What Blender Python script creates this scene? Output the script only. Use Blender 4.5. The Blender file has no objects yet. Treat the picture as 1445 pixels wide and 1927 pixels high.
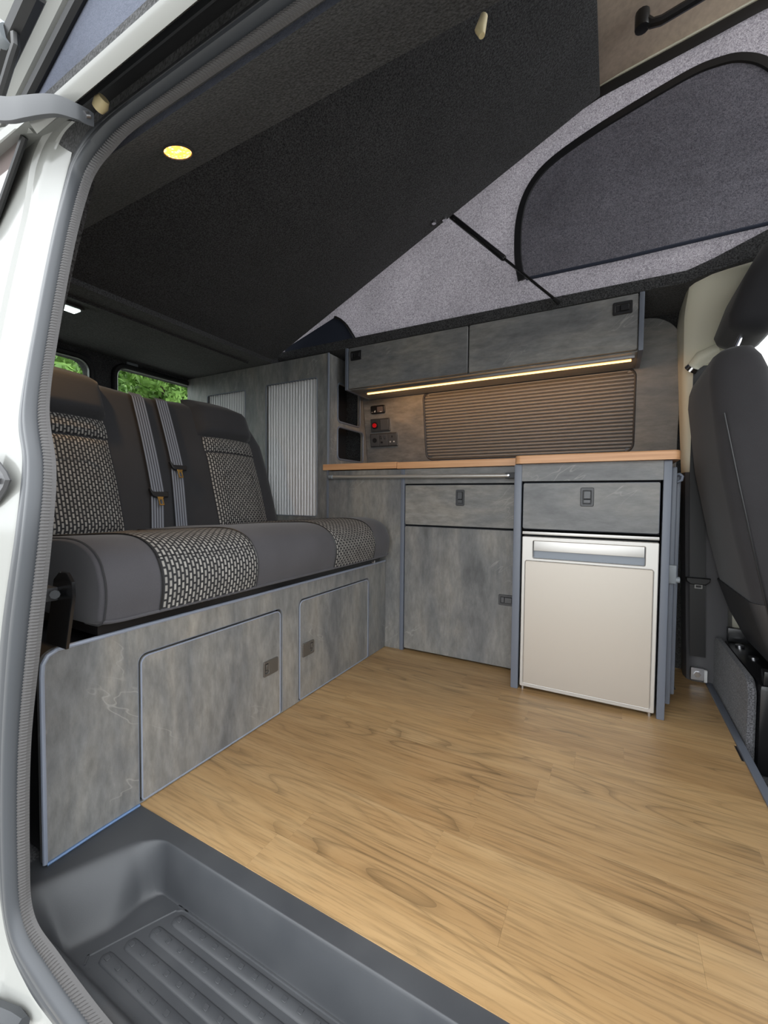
import bpy, bmesh, math, random
from mathutils import Vector, Matrix
from mathutils.geometry import tessellate_polygon
random.seed(7)
sc = bpy.context.scene
col = sc.collection

# ------------------------------------------------------------------ camera, sky, exposure
CAMZ = 0.68
yaw, pitch, roll, FPX = 0.4972858, -0.0341976, -0.0092189, 791.22
cd = bpy.data.cameras.new('camera'); cam = bpy.data.objects.new('camera', cd); col.objects.link(cam)
fwd = Vector((-math.sin(yaw)*math.cos(pitch), math.cos(yaw)*math.cos(pitch), math.sin(pitch)))
rt = Vector((math.cos(yaw), math.sin(yaw), 0)); dn = fwd.cross(rt)
r2 = rt*math.cos(roll) + dn*math.sin(roll); d2 = -rt*math.sin(roll) + dn*math.cos(roll)
M = Matrix((r2, -d2, -fwd)).transposed().to_4x4(); M.translation = (0, 0, CAMZ)
cam.matrix_world = M
cd.sensor_fit = 'HORIZONTAL'; cd.sensor_width = 36; cd.lens = FPX/1445*36; cd.clip_start = .02; cd.clip_end = 200
sc.camera = cam

world = bpy.data.worlds.new('overcast_sky'); sc.world = world; world.use_nodes = True
wn = world.node_tree; wn.nodes.clear()
wo = wn.nodes.new('ShaderNodeOutputWorld'); wb = wn.nodes.new('ShaderNodeBackground')
tc = wn.nodes.new('ShaderNodeTexCoord'); sp = wn.nodes.new('ShaderNodeSeparateXYZ'); rp = wn.nodes.new('ShaderNodeValToRGB')
wn.links.new(tc.outputs['Generated'], sp.inputs[0]); wn.links.new(sp.outputs[2], rp.inputs[0])
rp.color_ramp.elements[0].position = 0; rp.color_ramp.elements[0].color = (.92, .965, 1, 1)
rp.color_ramp.elements[1].position = .8; rp.color_ramp.elements[1].color = (.95, .98, 1, 1)
wn.links.new(rp.outputs[0], wb.inputs[0]); wb.inputs[1].default_value = 2.0
wn.links.new(wb.outputs[0], wo.inputs[0])

vs = sc.view_settings
vs.view_transform = 'Standard'; vs.look = 'None'; vs.gamma = 1; vs.use_curve_mapping = False
vs.exposure = 1.0

# ------------------------------------------------------------------ materials
MATS = {}
def nmat(name):
    m = bpy.data.materials.new(name); m.use_nodes = True
    nt = m.node_tree; b = nt.nodes['Principled BSDF']; MATS[name] = m
    return m, nt, b
def N(nt, t, **kw):
    n = nt.nodes.new(t)
    for k, v in kw.items():
        if k in n.inputs.keys(): n.inputs[k].default_value = v
        else: setattr(n, k, v)
    return n
def ramp(nt, src, stops, interp='LINEAR'):
    r = nt.nodes.new('ShaderNodeValToRGB'); e = r.color_ramp.elements; r.color_ramp.interpolation = interp
    while len(e) < len(stops): e.new(.5)
    for i, (p, c) in enumerate(stops):
        e[i].position = p; e[i].color = (*c, 1) if len(c) == 3 else c
    nt.links.new(src, r.inputs[0]); return r.outputs[0]
def g3(v): return (v, v, v)
def mixc(nt, a, b, f, mode='MIX'):
    n = nt.nodes.new('ShaderNodeMix'); n.data_type = 'RGBA'; n.blend_type = mode
    for s, i in ((f, 0), (a, 6), (b, 7)):
        if isinstance(s, (int, float)): n.inputs[i].default_value = s
        elif isinstance(s, tuple): n.inputs[i].default_value = (*s, 1)
        else: nt.links.new(s, n.inputs[i])
    return n.outputs[2]
def coords(nt, scale=(1, 1, 1), rnd=True, kind='Object'):
    t = nt.nodes.new('ShaderNodeTexCoord'); mp = nt.nodes.new('ShaderNodeMapping'); mp.inputs['Scale'].default_value = scale
    nt.links.new(t.outputs[kind], mp.inputs[0])
    if rnd:
        oi = nt.nodes.new('ShaderNodeObjectInfo'); v = nt.nodes.new('ShaderNodeVectorMath'); v.operation = 'SCALE'
        v.inputs[0].default_value = (37, 53, 71); nt.links.new(oi.outputs['Random'], v.inputs['Scale'])
        nt.links.new(v.outputs[0], mp.inputs['Location'])
    return mp.outputs[0]
def noise(nt, vec, scale, detail=3, rough=.5, dist=0):
    n = N(nt, 'ShaderNodeTexNoise', Scale=scale, Detail=detail, Roughness=rough, Distortion=dist); nt.links.new(vec, n.inputs['Vector'])
    return n.outputs['Fac']
def bump(nt, b, h, strength=.3, dist=.002):
    n = N(nt, 'ShaderNodeBump', Strength=strength, Distance=dist); nt.links.new(h, n.inputs['Height']); nt.links.new(n.outputs[0], b.inputs['Normal'])
def plain(name, c, rough=.5, metal=0, noisy=0, spec=.5):
    m, nt, b = nmat(name)
    b.inputs['Base Color'].default_value = (*c, 1); b.inputs['Roughness'].default_value = rough; b.inputs['Metallic'].default_value = metal
    b.inputs['Specular IOR Level'].default_value = spec
    if noisy:
        v = coords(nt, rnd=False); f = noise(nt, v, 60, 4)
        nt.links.new(ramp(nt, f, [(.3, tuple(x*(1-noisy) for x in c)), (.7, tuple(min(1, x*(1+noisy)) for x in c))]), b.inputs['Base Color'])
    return m
def laminate(name, sc3, tint=(1, 1, 1)):
    m, nt, b = nmat(name)
    v = coords(nt, sc3)
    big = noise(nt, v, 2.2, 5, .6, .6); fine = noise(nt, v, 16, 6, .7)
    c1 = ramp(nt, big, [(.25, (.098, .101, .105)), (.42, (.165, .167, .168)), (.55, (.215, .210, .199)), (.75, (.30, .275, .24))])
    c2 = ramp(nt, fine, [(.3, g3(.62)), (.7, g3(1.25))])
    c = mixc(nt, c1, c2, .8, 'MULTIPLY')
    # fine pale scratches
    v2 = coords(nt, (1, 1, 1)); v3 = coords(nt, (1.0, 1.0, 1.0)); v3.node.inputs['Rotation'].default_value = (.6, .6, 0)
    v4 = nt.nodes.new('ShaderNodeMapping'); v4.inputs['Scale'].default_value = (.8, 1.0, 4.2); nt.links.new(v3, v4.inputs[0]); d = noise(nt, v4.outputs[0], 1.4, 4, .6, .1)
    sc_ = ramp(nt, d, [(.496, g3(0)), (.4985, g3(1)), (.500, g3(1)), (.5025, g3(0))])
    mask = ramp(nt, noise(nt, v2, 4.5, 2), [(.54, g3(0)), (.64, g3(1))])
    k = mixc(nt, sc_, mask, 1.0, 'MULTIPLY')
    kk = N(nt, 'ShaderNodeMath', operation='MULTIPLY'); nt.links.new(k, kk.inputs[0]); kk.inputs[1].default_value = .4
    c = mixc(nt, c, (.42, .41, .38), kk.outputs[0])
    c = mixc(nt, c, tint, 1.0, 'MULTIPLY')
    nt.links.new(c, b.inputs['Base Color'])
    nt.links.new(ramp(nt, fine, [(.2, g3(.34)), (.8, g3(.52))]), b.inputs['Roughness'])
    bump(nt, b, fine, .12, .001)
    return m
laminate('laminate_upright', (3.2, 3.2, 1.0))
laminate('laminate_level', (1.0, 2.5, 3.4))
plain('edge_trim', (.135, .152, .188), .38)
plain('edge_trim_pale', (.26, .29, .36), .35)
plain('dark_gap', (.008, .009, .012), .8)
plain('black_plastic', (.014, .014, .015), .35)
plain('black_metal', (.010, .010, .011), .22, .0)
plain('catch_grey', (.050, .052, .056), .35)
plain('catch_button', (.085, .088, .094), .3)
plain('chrome', (.82, .82, .84), .12, 1)
plain('brass', (.80, .50, .16), .25, 1)
plain('steel', (.55, .55, .57), .3, 1)
plain('fridge_silver', (.56, .545, .52), .40, .7)
plain('fridge_panel', (.50, .46, .41), .38, .6)
plain('fridge_recess', (.20, .22, .25), .3, .4)
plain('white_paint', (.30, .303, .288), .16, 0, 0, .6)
plain('rubber', (.046, .050, .057), .40)
plain('ribbed_trim', (.052, .049, .049), .6)
plain('cream_plastic', (.72, .70, .565), .5)
plain('grey_plastic', (.095, .093, .098), .5)
plain('dark_plastic', (.050, .050, .053), .45)
plain('roof_liner', (.46, .37, .29), .85, 0, .1)
plain('slat_alu', (.66, .66, .67), .40, .15)
plain('slat_dark', (.20, .195, .19), .40, .2)
plain('red_button', (.8, .012, .02), .3)
plain('grey_clip', (.22, .24, .26), .4)
plain('ivory', (.62, .52, .30), .5)
plain('glass_tint', (.16, .13, .125), .06, 0, 0, .8)
plain('asphalt', (.33, .32, .30), .9, 0, .2)
plain('navy_fabric', (.020, .026, .046), .85)
plain('sealant', (.12, .20, .36), .4)
plain('white_print', (.7, .7, .7), .5)
plain('body_dark', (.02, .02, .022), .5)
plain('bark', (.07, .05, .035), .9, 0, .3)
plain('catch_brown', (.085, .076, .066), .35)
m_, nt_g, b_g = nmat('glass_clear'); b_g.inputs['Base Color'].default_value = (.48, .52, .48, 1); b_g.inputs['Transmission Weight'].default_value = 1; b_g.inputs['Roughness'].default_value = 0; b_g.inputs['IOR'].default_value = 1.02
plain('bracket_metal', (.050, .053, .058), .5, .0, 0, .35)

def fabric(name, c, sc_=900, rough=.95, bs=.25, var=.25):
    m, nt, b = nmat(name)
    v = coords(nt, rnd=False); f = noise(nt, v, sc_, 2); l = noise(nt, v, 6, 3)
    c1 = ramp(nt, f, [(.3, tuple(x*(1-var) for x in c)), (.7, tuple(x*(1+var) for x in c))])
    c2 = ramp(nt, l, [(.3, g3(.88)), (.7, g3(1.1))])
    nt.links.new(mixc(nt, c1, c2, 1., 'MULTIPLY'), b.inputs['Base Color']); b.inputs['Roughness'].default_value = rough
    b.inputs['Sheen Weight'].default_value = .15; b.inputs['Specular IOR Level'].default_value = .2
    bump(nt, b, f, bs, .0015)
    return m
fabric('carpet', (.040, .040, .0415), 230, .97, .9, .75)
fabric('carpet_grey', (.10, .10, .108), 260, .97, .8, .7)
fabric('seat_fabric', (.072, .069, .076), 1200, .8, .1, .12)
fabric('seat_back_fabric', (.034, .034, .037), 1200, .8, .1, .15)
fabric('cab_seat_fabric', (.045, .043, .046), 1100, .85, .1, .12)
fabric('headrest_fabric', (.030, .030, .034), 1100, .85, .1, .12)

def weave(name):
    m, nt, b = nmat(name)
    t = nt.nodes.new('ShaderNodeUVMap'); mp = nt.nodes.new('ShaderNodeMapping'); nt.links.new(t.outputs[0], mp.inputs[0])
    mp.inputs['Scale'].default_value = (1, 1, 1)
    br = N(nt, 'ShaderNodeTexBrick', Scale=1.0); nt.links.new(mp.outputs[0], br.inputs['Vector'])
    br.offset = .5; br.inputs['Color1'].default_value = (.36, .345, .32, 1); br.inputs['Color2'].default_value = (.24, .23, .215, 1)
    br.inputs['Mortar'].default_value = (.018, .018, .020, 1); br.inputs['Mortar Size'].default_value = .0029
    br.inputs['Mortar Smooth'].default_value = .35; br.inputs['Brick Width'].default_value = .0180; br.inputs['Row Height'].default_value = .0100
    nt.links.new(br.outputs['Color'], b.inputs['Base Color']); b.inputs['Roughness'].default_value = .85
    inv = N(nt, 'ShaderNodeMath', operation='SUBTRACT'); inv.inputs[0].default_value = 1; nt.links.new(br.outputs['Fac'], inv.inputs[1])
    bump(nt, b, inv.outputs[0], .5, .0015)
    return m
weave('woven_insert')

def webbing():
    m, nt, b = nmat('webbing')
    t = nt.nodes.new('ShaderNodeUVMap'); w = N(nt, 'ShaderNodeTexWave', Scale=1.0, Distortion=0); w.wave_type = 'BANDS'; w.bands_direction = 'X'
    mp = nt.nodes.new('ShaderNodeMapping'); mp.inputs['Scale'].default_value = (1.57, 1, 1)
    nt.links.new(t.outputs[0], mp.inputs[0]); nt.links.new(mp.outputs[0], w.inputs['Vector'])
    nt.links.new(ramp(nt, w.outputs['Fac'], [(.15, (.05, .054, .066)), (.75, (.22, .235, .275))]), b.inputs['Base Color'])
    b.inputs['Roughness'].default_value = .55; bump(nt, b, w.outputs['Fac'], .5, .001)
webbing()

def oak():
    m, nt, b = nmat('oak_vinyl')
    v = coords(nt, (1, 1, 1))
    def st(s):
        mp = nt.nodes.new('ShaderNodeMapping'); mp.inputs['Scale'].default_value = s; nt.links.new(v, mp.inputs[0]); return mp.outputs[0]
    n1 = noise(nt, st((1.1, 6.5, 1)), 1.0, 2, .4, .1)
    mul = N(nt, 'ShaderNodeMath', operation='MULTIPLY'); nt.links.new(n1, mul.inputs[0]); mul.inputs[1].default_value = 17
    fr = N(nt, 'ShaderNodeMath', operation='FRACT'); nt.links.new(mul.outputs[0], fr.inputs[0])
    rings = ramp(nt, fr.outputs[0], [(0, g3(.35)), (.10, g3(.60)), (.28, g3(1)), (.8, g3(.97)), (1, g3(.72))])
    pores = ramp(nt, noise(nt, st((9, 210, 1)), 1, 4, .6), [(.36, g3(.60)), (.52, g3(1.04))])
    tone = ramp(nt, noise(nt, st((2.5, 22, 1)), 1, 4, .6), [(.3, (.365, .224, .100)), (.55, (.43, .277, .132)), (.8, (.485, .328, .166))])
    rm_ = ramp(nt, noise(nt, st((1.3, 5, 1)), 1.0, 1, .4), [(.42, g3(.10)), (.60, g3(.62))])
    rf_ = N(nt, 'ShaderNodeRGBToBW'); nt.links.new(rm_, rf_.inputs[0])
    c = mixc(nt, tone, rings, rf_.outputs[0], 'MULTIPLY'); c = mixc(nt, c, pores, .6, 'MULTIPLY')
    oi = nt.nodes.new('ShaderNodeObjectInfo')
    c = mixc(nt, c, ramp(nt, oi.outputs['Random'], [(0, (.90, .87, .84)), (.5, (1, 1, 1)), (1, (1.06, 1.05, 1.02))]), 1., 'MULTIPLY')
    nt.links.new(c, b.inputs['Base Color']); b.inputs['Roughness'].default_value = .40
    bump(nt, b, pores, .08, .0005)
oak()
def beech():
    m, nt, b = nmat('beech_edge')
    v = coords(nt, (2, 20, 60)); f = noise(nt, v, 2, 4)
    nt.links.new(ramp(nt, f, [(.3, (.54, .27, .125)), (.7, (.70, .39, .20))]), b.inputs['Base Color']); b.inputs['Roughness'].default_value = .4
beech()
def canvas_mat(name, dark, light, trans, wr=0):
    m, nt, b = nmat(name)
    v = coords(nt, rnd=False); f = noise(nt, v, 200, 2, .5, 1.6); l = noise(nt, v, 4, 3)
    c = ramp(nt, f, [(.38, dark), (.62, light)])
    c = mixc(nt, c, ramp(nt, l, [(.3, g3(.85)), (.7, g3(1.1))]), 1., 'MULTIPLY')
    nt.links.new(c, b.inputs['Base Color']); b.inputs['Roughness'].default_value = .85; b.inputs['Specular IOR Level'].default_value = .2
    if wr:
        l2 = noise(nt, coords(nt, (2.2, 1, 5.0), False), 2.0, 3, .5, .8); ad = N(nt, 'ShaderNodeMath', operation='MULTIPLY_ADD'); nt.links.new(l2, ad.inputs[0]); ad.inputs[1].default_value = wr; nt.links.new(f, ad.inputs[2]); bump(nt, b, ad.outputs[0], .6, .003)
    else: bump(nt, b, f, .5, .003)
    tr = nt.nodes.new('ShaderNodeBsdfTranslucent'); nt.links.new(c, tr.inputs[0])
    mx = nt.nodes.new('ShaderNodeMixShader'); mx.inputs[0].default_value = trans
    out = nt.nodes['Material Output']
    nt.links.new(b.outputs[0], mx.inputs[1]); nt.links.new(tr.outputs[0], mx.inputs[2]); nt.links.new(mx.outputs[0], out.inputs[0])
canvas_mat('canvas', (.185, .170, .190), (.41, .38, .41), .25)
canvas_mat('canvas_window', (.13, .125, .15), (.27, .26, .295), .3, 10)
canvas_mat('canvas_outer', (.14, .155, .20), (.17, .185, .235), .2)

def emit(name, c, s):
    m, nt, b = nmat(name); b.inputs['Base Color'].default_value = (*c, 1)
    b.inputs['Emission Color'].default_value = (*c, 1); b.inputs['Emission Strength'].default_value = s
emit('led_warm', (1, .52, .16), 2.5)
emit('lamp_warm', (1, .40, .07), 1.3)
_nt = MATS['lamp_warm'].node_tree; _vo = N(_nt, 'ShaderNodeTexVoronoi', Scale=170); _nt.links.new(coords(_nt, rnd=False), _vo.inputs['Vector'])
_nt.links.new(ramp(_nt, _vo.outputs['Distance'], [(.1, (2.2, 1.1, .45)), (.55, (1.1, .42, .06))]), _nt.nodes['Principled BSDF'].inputs['Emission Color'])
emit('lamp_cool', (.8, 1, .95), 6)
def step_plastic():
    m, nt, b = nmat('step_plastic')
    v = coords(nt, rnd=False); f = noise(nt, v, 700, 2); l = noise(nt, v, 7, 4)
    nt.links.new(ramp(nt, l, [(.3, (.046, .049, .055)), (.7, (.064, .067, .073))]), b.inputs['Base Color'])
    nt.links.new(ramp(nt, l, [(.3, g3(.42)), (.7, g3(.55))]), b.inputs['Roughness']); bump(nt, b, f, .12, .0006)
step_plastic()
def leafmat(name, a, c):
    m, nt, b = nmat(name)
    v = coords(nt, rnd=False); f = noise(nt, v, 3.5, 3)
    nt.links.new(ramp(nt, f, [(.3, a), (.7, c)]), b.inputs['Base Color']); b.inputs['Roughness'].default_value = .5
leafmat('leaf_a', (.08, .18, .03), (.36, .58, .15)); leafmat('leaf_b', (.06, .15, .03), (.28, .48, .12))
def rusty():
    m, nt, b = nmat('rusty_white')
    v = coords(nt, rnd=False); f = noise(nt, v, 26, 4, .6)
    nt.links.new(ramp(nt, f, [(.52, (.66, .67, .64)), (.62, (.50, .36, .22)), (.72, (.22, .11, .05))]), b.inputs['Base Color']); b.inputs['Roughness'].default_value = .4
rusty()

# ------------------------------------------------------------------ mesh helpers
OFF = {}
def tag(o, label=None, cat=None, group=None, kind=None):
    if label: o['label'] = label
    if cat: o['category'] = cat
    if group: o['group'] = group
    if kind: o['kind'] = kind
    return o
def thing(name, label, cat, base, group=None):
    o = bpy.data.objects.new(name, None); col.objects.link(o); o.location = base; o.empty_display_size = .05
    OFF[o.name] = Vector(base); return tag(o, label, cat, group)
class MB:
    def __init__(s): s.v = []; s.f = []; s.uv = {}
    def add(s, vs, fs, uvs=None):
        k = len(s.v); s.v += [Vector(p) for p in vs]; s.f += [tuple(i+k for i in f) for f in fs]
        if uvs:
            for i, u in enumerate(uvs): s.uv[k+i] = u
        return s
    def box(s, x0, x1, y0, y1, z0, z1):
        return s.add([(x, y, z) for z in (z0, z1) for y in (y0, y1) for x in (x0, x1)],
                     [(0, 2, 3, 1), (4, 5, 7, 6), (0, 1, 5, 4), (2, 6, 7, 3), (0, 4, 6, 2), (1, 3, 7, 5)])
    def plate(s, outline, holes=(), t=.01, org=(0, 0, 0), U=(1, 0, 0), V=(0, 0, 1), ch=0.0):
        """flat plate in the plane org + u*U + v*V, front face at w = t along U x V"""
        U = Vector(U).normalized(); V = Vector(V).normalized(); W = U.cross(V); org = Vector(org)
        loops = []
        for k, lp in enumerate([outline]+list(holes)):
            a = sum(lp[i][0]*lp[(i+1) % len(lp)][1]-lp[(i+1) % len(lp)][0]*lp[i][1] for i in range(len(lp)))
            lp = list(lp)
            if (a > 0) != (k == 0): lp.reverse()
            loops.append(lp)
        def off(lp, d):
            n = len(lp); o = []
            for i in range(n):
                p0, p1, p2 = Vector(lp[i-1]), Vector(lp[i]), Vector(lp[(i+1) % n])
                e1 = (p1-p0); e2 = (p2-p1)
                e1 = e1.normalized() if e1.length > 1e-9 else Vector((0, 0)); e2 = e2.normalized() if e2.length > 1e-9 else Vector((0, 0))
                nn = Vector((-e1.y-e2.y, e1.x+e2.x))
                if nn.length < 1e-9: o.append(tuple(p1)); continue
                nn.normalize(); c = max(.4, nn.dot(Vector((-e1.y, e1.x))) if e1.length > 0 else 1)
                o.append(tuple(p1+nn*d/c))
            return o
        P = lambda p, w: org+U*p[0]+V*p[1]+W*w
        layers = [[(lp, 0.0) for lp in loops]]
        if ch: layers += [[(lp, t-ch) for lp in loops], [(off(lp, ch), t) for lp in loops]]
        else: layers += [[(lp, t) for lp in loops]]
        tri = tessellate_polygon([[Vector((p[0], p[1], 0)) for p in lp] for lp, _ in layers[-1]])
        flat = [p for lp in loops for p in lp]; nf = len(flat)
        vs = []
        for L in layers:
            for lp, w in L: vs += [P(p, w) for p in lp]
        fs = []; top = (len(layers)-1)*nf
        fl2 = [p for lp, _ in layers[-1] for p in lp]
        for a, b, c in tri:
            A, B, C = fl2[a], fl2[b], fl2[c]
            ccw = (B[0]-A[0])*(C[1]-A[1])-(B[1]-A[1])*(C[0]-A[0]) > 0
            if not ccw: b, c = c, b
            fs.append((top+a, top+b, top+c)); fs.append((a, c, b))
        for li in range(len(layers)-1):
            k = 0
            for lp in loops:
                n = len(lp)
                for i in range(n):
                    j = (i+1) % n
                    fs.append((li*nf+k+i, li*nf+k+j, (li+1)*nf+k+j, (li+1)*nf+k+i))
                k += n
        return s.add(vs, fs)
    def tube(s, path, r, n=10, cap=True, flat=None):
        path = [Vector(p) for p in path]; rs = r if isinstance(r, (list, tuple)) else [r]*len(path)
        rings = []; up = None
        for i, p in enumerate(path):
            t = (path[min(i+1, len(path)-1)]-path[max(i-1, 0)]).normalized()
            if up is None: up = Vector((0, 0, 1)) if abs(t.z) < .9 else Vector((1, 0, 0))
            a = t.cross(up).normalized(); up = a.cross(t).normalized()
            rings.append([p+(a*math.cos(2*math.pi*k/n)+up*math.sin(2*math.pi*k/n))*rs[i] for k in range(n)])
        return s.loft(rings, True, cap)
    def loft(s, rings, closed=True, cap=True, uvs=None):
        n = len(rings[0]); vs = [p for r in rings for p in r]; fs = []
        for i in range(len(rings)-1):
            for k in range(n if closed else n-1):
                j = (k+1) % n; fs.append((i*n+k, i*n+j, (i+1)*n+j, (i+1)*n+k))
        if closed and cap:
            fs.append(tuple(reversed(range(n)))); fs.append(tuple(range((len(rings)-1)*n, len(rings)*n)))
        return s.add(vs, fs, uvs)
    def grid(s, fn, nu, nv, uvfn=None):
        vs = []; us = []
        for i in range(nu+1):
            for j in range(nv+1):
                vs.append(fn(i/nu, j/nv)); us.append(uvfn(i/nu, j/nv) if uvfn else None)
        fs = [(i*(nv+1)+j, (i+1)*(nv+1)+j, (i+1)*(nv+1)+j+1, i*(nv+1)+j+1) for i in range(nu) for j in range(nv)]
        return s.add(vs, fs, us if uvfn else None)
    def build(s, name, mat, parent=None, bev=0, seg=2, smooth=40, base=None, fix=True):
        if parent is not None: off = OFF[parent.name]
        elif base is not None: off = Vector(base)
        else:
            xs = [p.x for p in s.v]; ys = [p.y for p in s.v]; off = Vector(((min(xs)+max(xs))/2, (min(ys)+max(ys))/2, min(p.z for p in s.v)))
        me = bpy.data.meshes.new(name); me.from_pydata([p-off for p in s.v], [], s.f)
        if s.uv:
            ul = me.uv_layers.new(name='UVMap')
            for lp in me.loops: ul.data[lp.index].uv = s.uv.get(lp.vertex_index) or (0, 0)
        if bev or fix:
            bm = bmesh.new(); bm.from_mesh(me)
            if fix and not s.uv: bmesh.ops.recalc_face_normals(bm, faces=bm.faces)
            if bev:
                ed = [e for e in bm.edges if len(e.link_faces) == 2 and e.calc_face_angle(0) > .5]
                bmesh.ops.bevel(bm, geom=ed, offset=bev, segments=seg, profile=.6, affect='EDGES', clamp_overlap=True)
            bm.to_mesh(me); bm.free()
        for p in me.polygons: p.use_smooth = True
        me.set_sharp_from_angle(angle=math.radians(smooth))
        me.materials.append(MATS[mat])
        o = bpy.data.objects.new(name, me); col.objects.link(o)
        if parent is not None: o.parent = parent; OFF[o.name] = off
        else: o.location = off; OFF[o.name] = off
        return o
def struct(o): o['kind'] = 'structure'; return o
def rr(u0, v0, u1, v1, r, n=5):
    rs = r if isinstance(r, (tuple, list)) else (r,)*4     # bl, br, tr, tl
    pts = []
    for (cx, cy, a0, rad, sx, sy) in ((u0, v0, 180, rs[0], 1, 1), (u1, v0, 270, rs[1], -1, 1), (u1, v1, 0, rs[2], -1, -1), (u0, v1, 90, rs[3], 1, -1)):
        if rad <= 0: pts.append((cx, cy)); continue
        for k in range(n+1):
            a = math.radians(a0+90*k/n); pts.append((cx+sx*rad+rad*math.cos(a), cy+sy*rad+rad*math.sin(a)))
    return pts
def crom(pts, n):
    pts = [Vector(p) for p in pts]; out = []; m = len(pts)-1
    for i in range(n+1):
        t = i/n*m; k = min(int(t), m-1); f = t-k
        p0, p1, p2, p3 = pts[max(k-1, 0)], pts[k], pts[k+1], pts[min(k+2, m)]
        out.append(.5*((2*p1)+(p2-p0)*f+(2*p0-5*p1+4*p2-p3)*f*f+(3*p1-p0-3*p2+p3)*f**3))
    return out
def lerp(tab, t):
    if t <= tab[0][0]: return tab[0][1]
    for (a, x), (b, y) in zip(tab, tab[1:]):
        if t <= b: return x+(y-x)*(t-a)/(b-a)
    return tab[-1][1]
def sstep(t): t = max(0, min(1, t)); return t*t*(3-2*t)
def catch(parent, org, U, V, w, h, btn, mats=('catch_grey', 'catch_button')):
    """recessed push catch: bezel with a raised paddle and a small button; org is its centre"""
    b = MB(); b.plate(rr(-w/2, -h/2, w/2, h/2, .005), [rr(btn[0], btn[1], btn[2], btn[3], .002, 2)], .004, org, U, V, .0015)
    b.build('catch_bezel', mats[0], parent)
    U_, V_ = Vector(U).normalized(), Vector(V).normalized(); W_ = U_.cross(V_)
    q = MB(); horiz = (btn[2]-btn[0]) > (btn[3]-btn[1])
    q.plate(rr(btn[0]+.001, btn[1]+.001, btn[2]-.001, btn[3]-.001, .001, 2), (), .0008, org, U, V)
    q.build('catch_recess', 'dark_gap', parent)
    p = MB()
    if horiz: pl = ((btn[0]+.002, btn[1]+.002, btn[0]+(btn[2]-btn[0])*.30, btn[3]-.002), (btn[0]+(btn[2]-btn[0])*.36, btn[1]+.002, btn[2]-.002, btn[3]-.002))
    else: pl = ((btn[0]+.002, btn[1]+.003, btn[2]-.002, btn[1]+(btn[3]-btn[1])*.32), (btn[0]+.002, btn[1]+(btn[3]-btn[1])*.40, btn[2]-.002, btn[3]-.002))
    p.plate(rr(*pl[0], .001, 2), (), .0028, org, U, V, .0006); p.plate(rr(*pl[1], .001, 2), (), .005, org, U, V, .0008)
    p.build('catch_button', mats[1], parent)

# ------------------------------------------------------------------ the setting: floor, step, walls, ceiling
XS = -.897; YK = 1.6745; YF = 1.533; ZB = .394; Y1 = .541
floor = struct(MB().box(-2.30, .325, Y1, 2.06, -.03, -.003).build('floor', 'body_dark', base=(0, 1.2, -.03)))
ROWW = .0855; y = Y1; row = 0
while y < 2.03:
    x = XS-.45*random.random(); y1 = min(y+ROWW, 2.05)
    while x < .32:
        L = random.uniform(.38, .95); a = max(x, XS-.05); b = min(x+L, .32)
        if b-a > .02:
            c = ((a+b)/2, (y+y1)/2, -.003); me = MB().box(a, b-.0002, y, y1-.0002, -.003, 0)
            o = me.build('plank', 'oak_vinyl', base=c); o.parent = floor; o.location = Vector(c)-Vector((0, 1.2, -.03))
        x += L
    y = y1
struct(MB().box(.320, .340, Y1, 2.03, -.02, .004).build('trim_1', 'edge_trim', bev=.003))
struct(MB().box(.33, 1.7, .30, 2.1, -.20, -.08).build('cab_floor', 'carpet'))
struct(MB().box(-2.30, -.931, .325, .5405, -.05, -.004).build('floor_edge', 'carpet_grey'))
struct(MB().box(-60, 60, -60, 60, -.70, -.60).build('ground', 'asphalt'))

# step well: moulded plastic tray
def step_z(x, y):
    t = (y-.37)/.136; xl = -.862+.067*t                       # rim line on the left
    a = x-xl; b = .508-y; Rr = .045
    d = (Rr-math.hypot(Rr-a, Rr-b)) if (a < Rr and b < Rr) else min(a, b)
    dl = a/.085; k = sstep((b-a*.9)/.08+.5); s = sstep(d/(.016+.069*k)) if d > 0 else 0
    z = -.09*s
    if y < .350: z = z*(1-sstep((.350-y)/.03)) + (-.045 if x > xl else 0)*sstep((.350-y)/.03)*sstep(dl)
    return z-.0015
st = MB(); NX, NYv = 190, 70
ys = [.312+.036*i/16 for i in range(16)]+[.348+.137*i/20 for i in range(20)]+[.485+.030*i/26 for i in range(26)]+[.515+.0265*i/8 for i in range(9)]
xs = [-.93+.30*i/90 for i in range(90)]+[-.63+1.07*i/40 for i in range(41)]
vs_ = [(x, y, step_z(x, y)) for x in xs for y in ys]; ny = len(ys)
st.add(vs_, [(i*ny+j, (i+1)*ny+j, (i+1)*ny+j+1, i*ny+j+1) for i in range(len(xs)-1) for j in range(ny-1)])
stp = thing('step_tray', 'moulded dark grey plastic step well with ribbed tread in the doorway', 'step', (-.3, .42, -.1))
tr = st.build('tray', 'step_plastic', stp, smooth=60)
o_ = [(-.751, .361), (-.70, .468), (-.689, .480), (-.66, .4915), (.40, .4915)]
pth = crom([(-.742, .352, -.0915), (-.751, .363, -.0915), (-.748, .372, -.0915), (-.701, .472, -.0915), (-.691, .485, -.0915), (-.672, .4915, -.0915), (-.60, .4915, -.0915), (.40, .4915, -.0915)], 60)
MB().tube(pth, .0022, 6).build('tread_outline', 'step_plastic', stp)
studm = None
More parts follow.
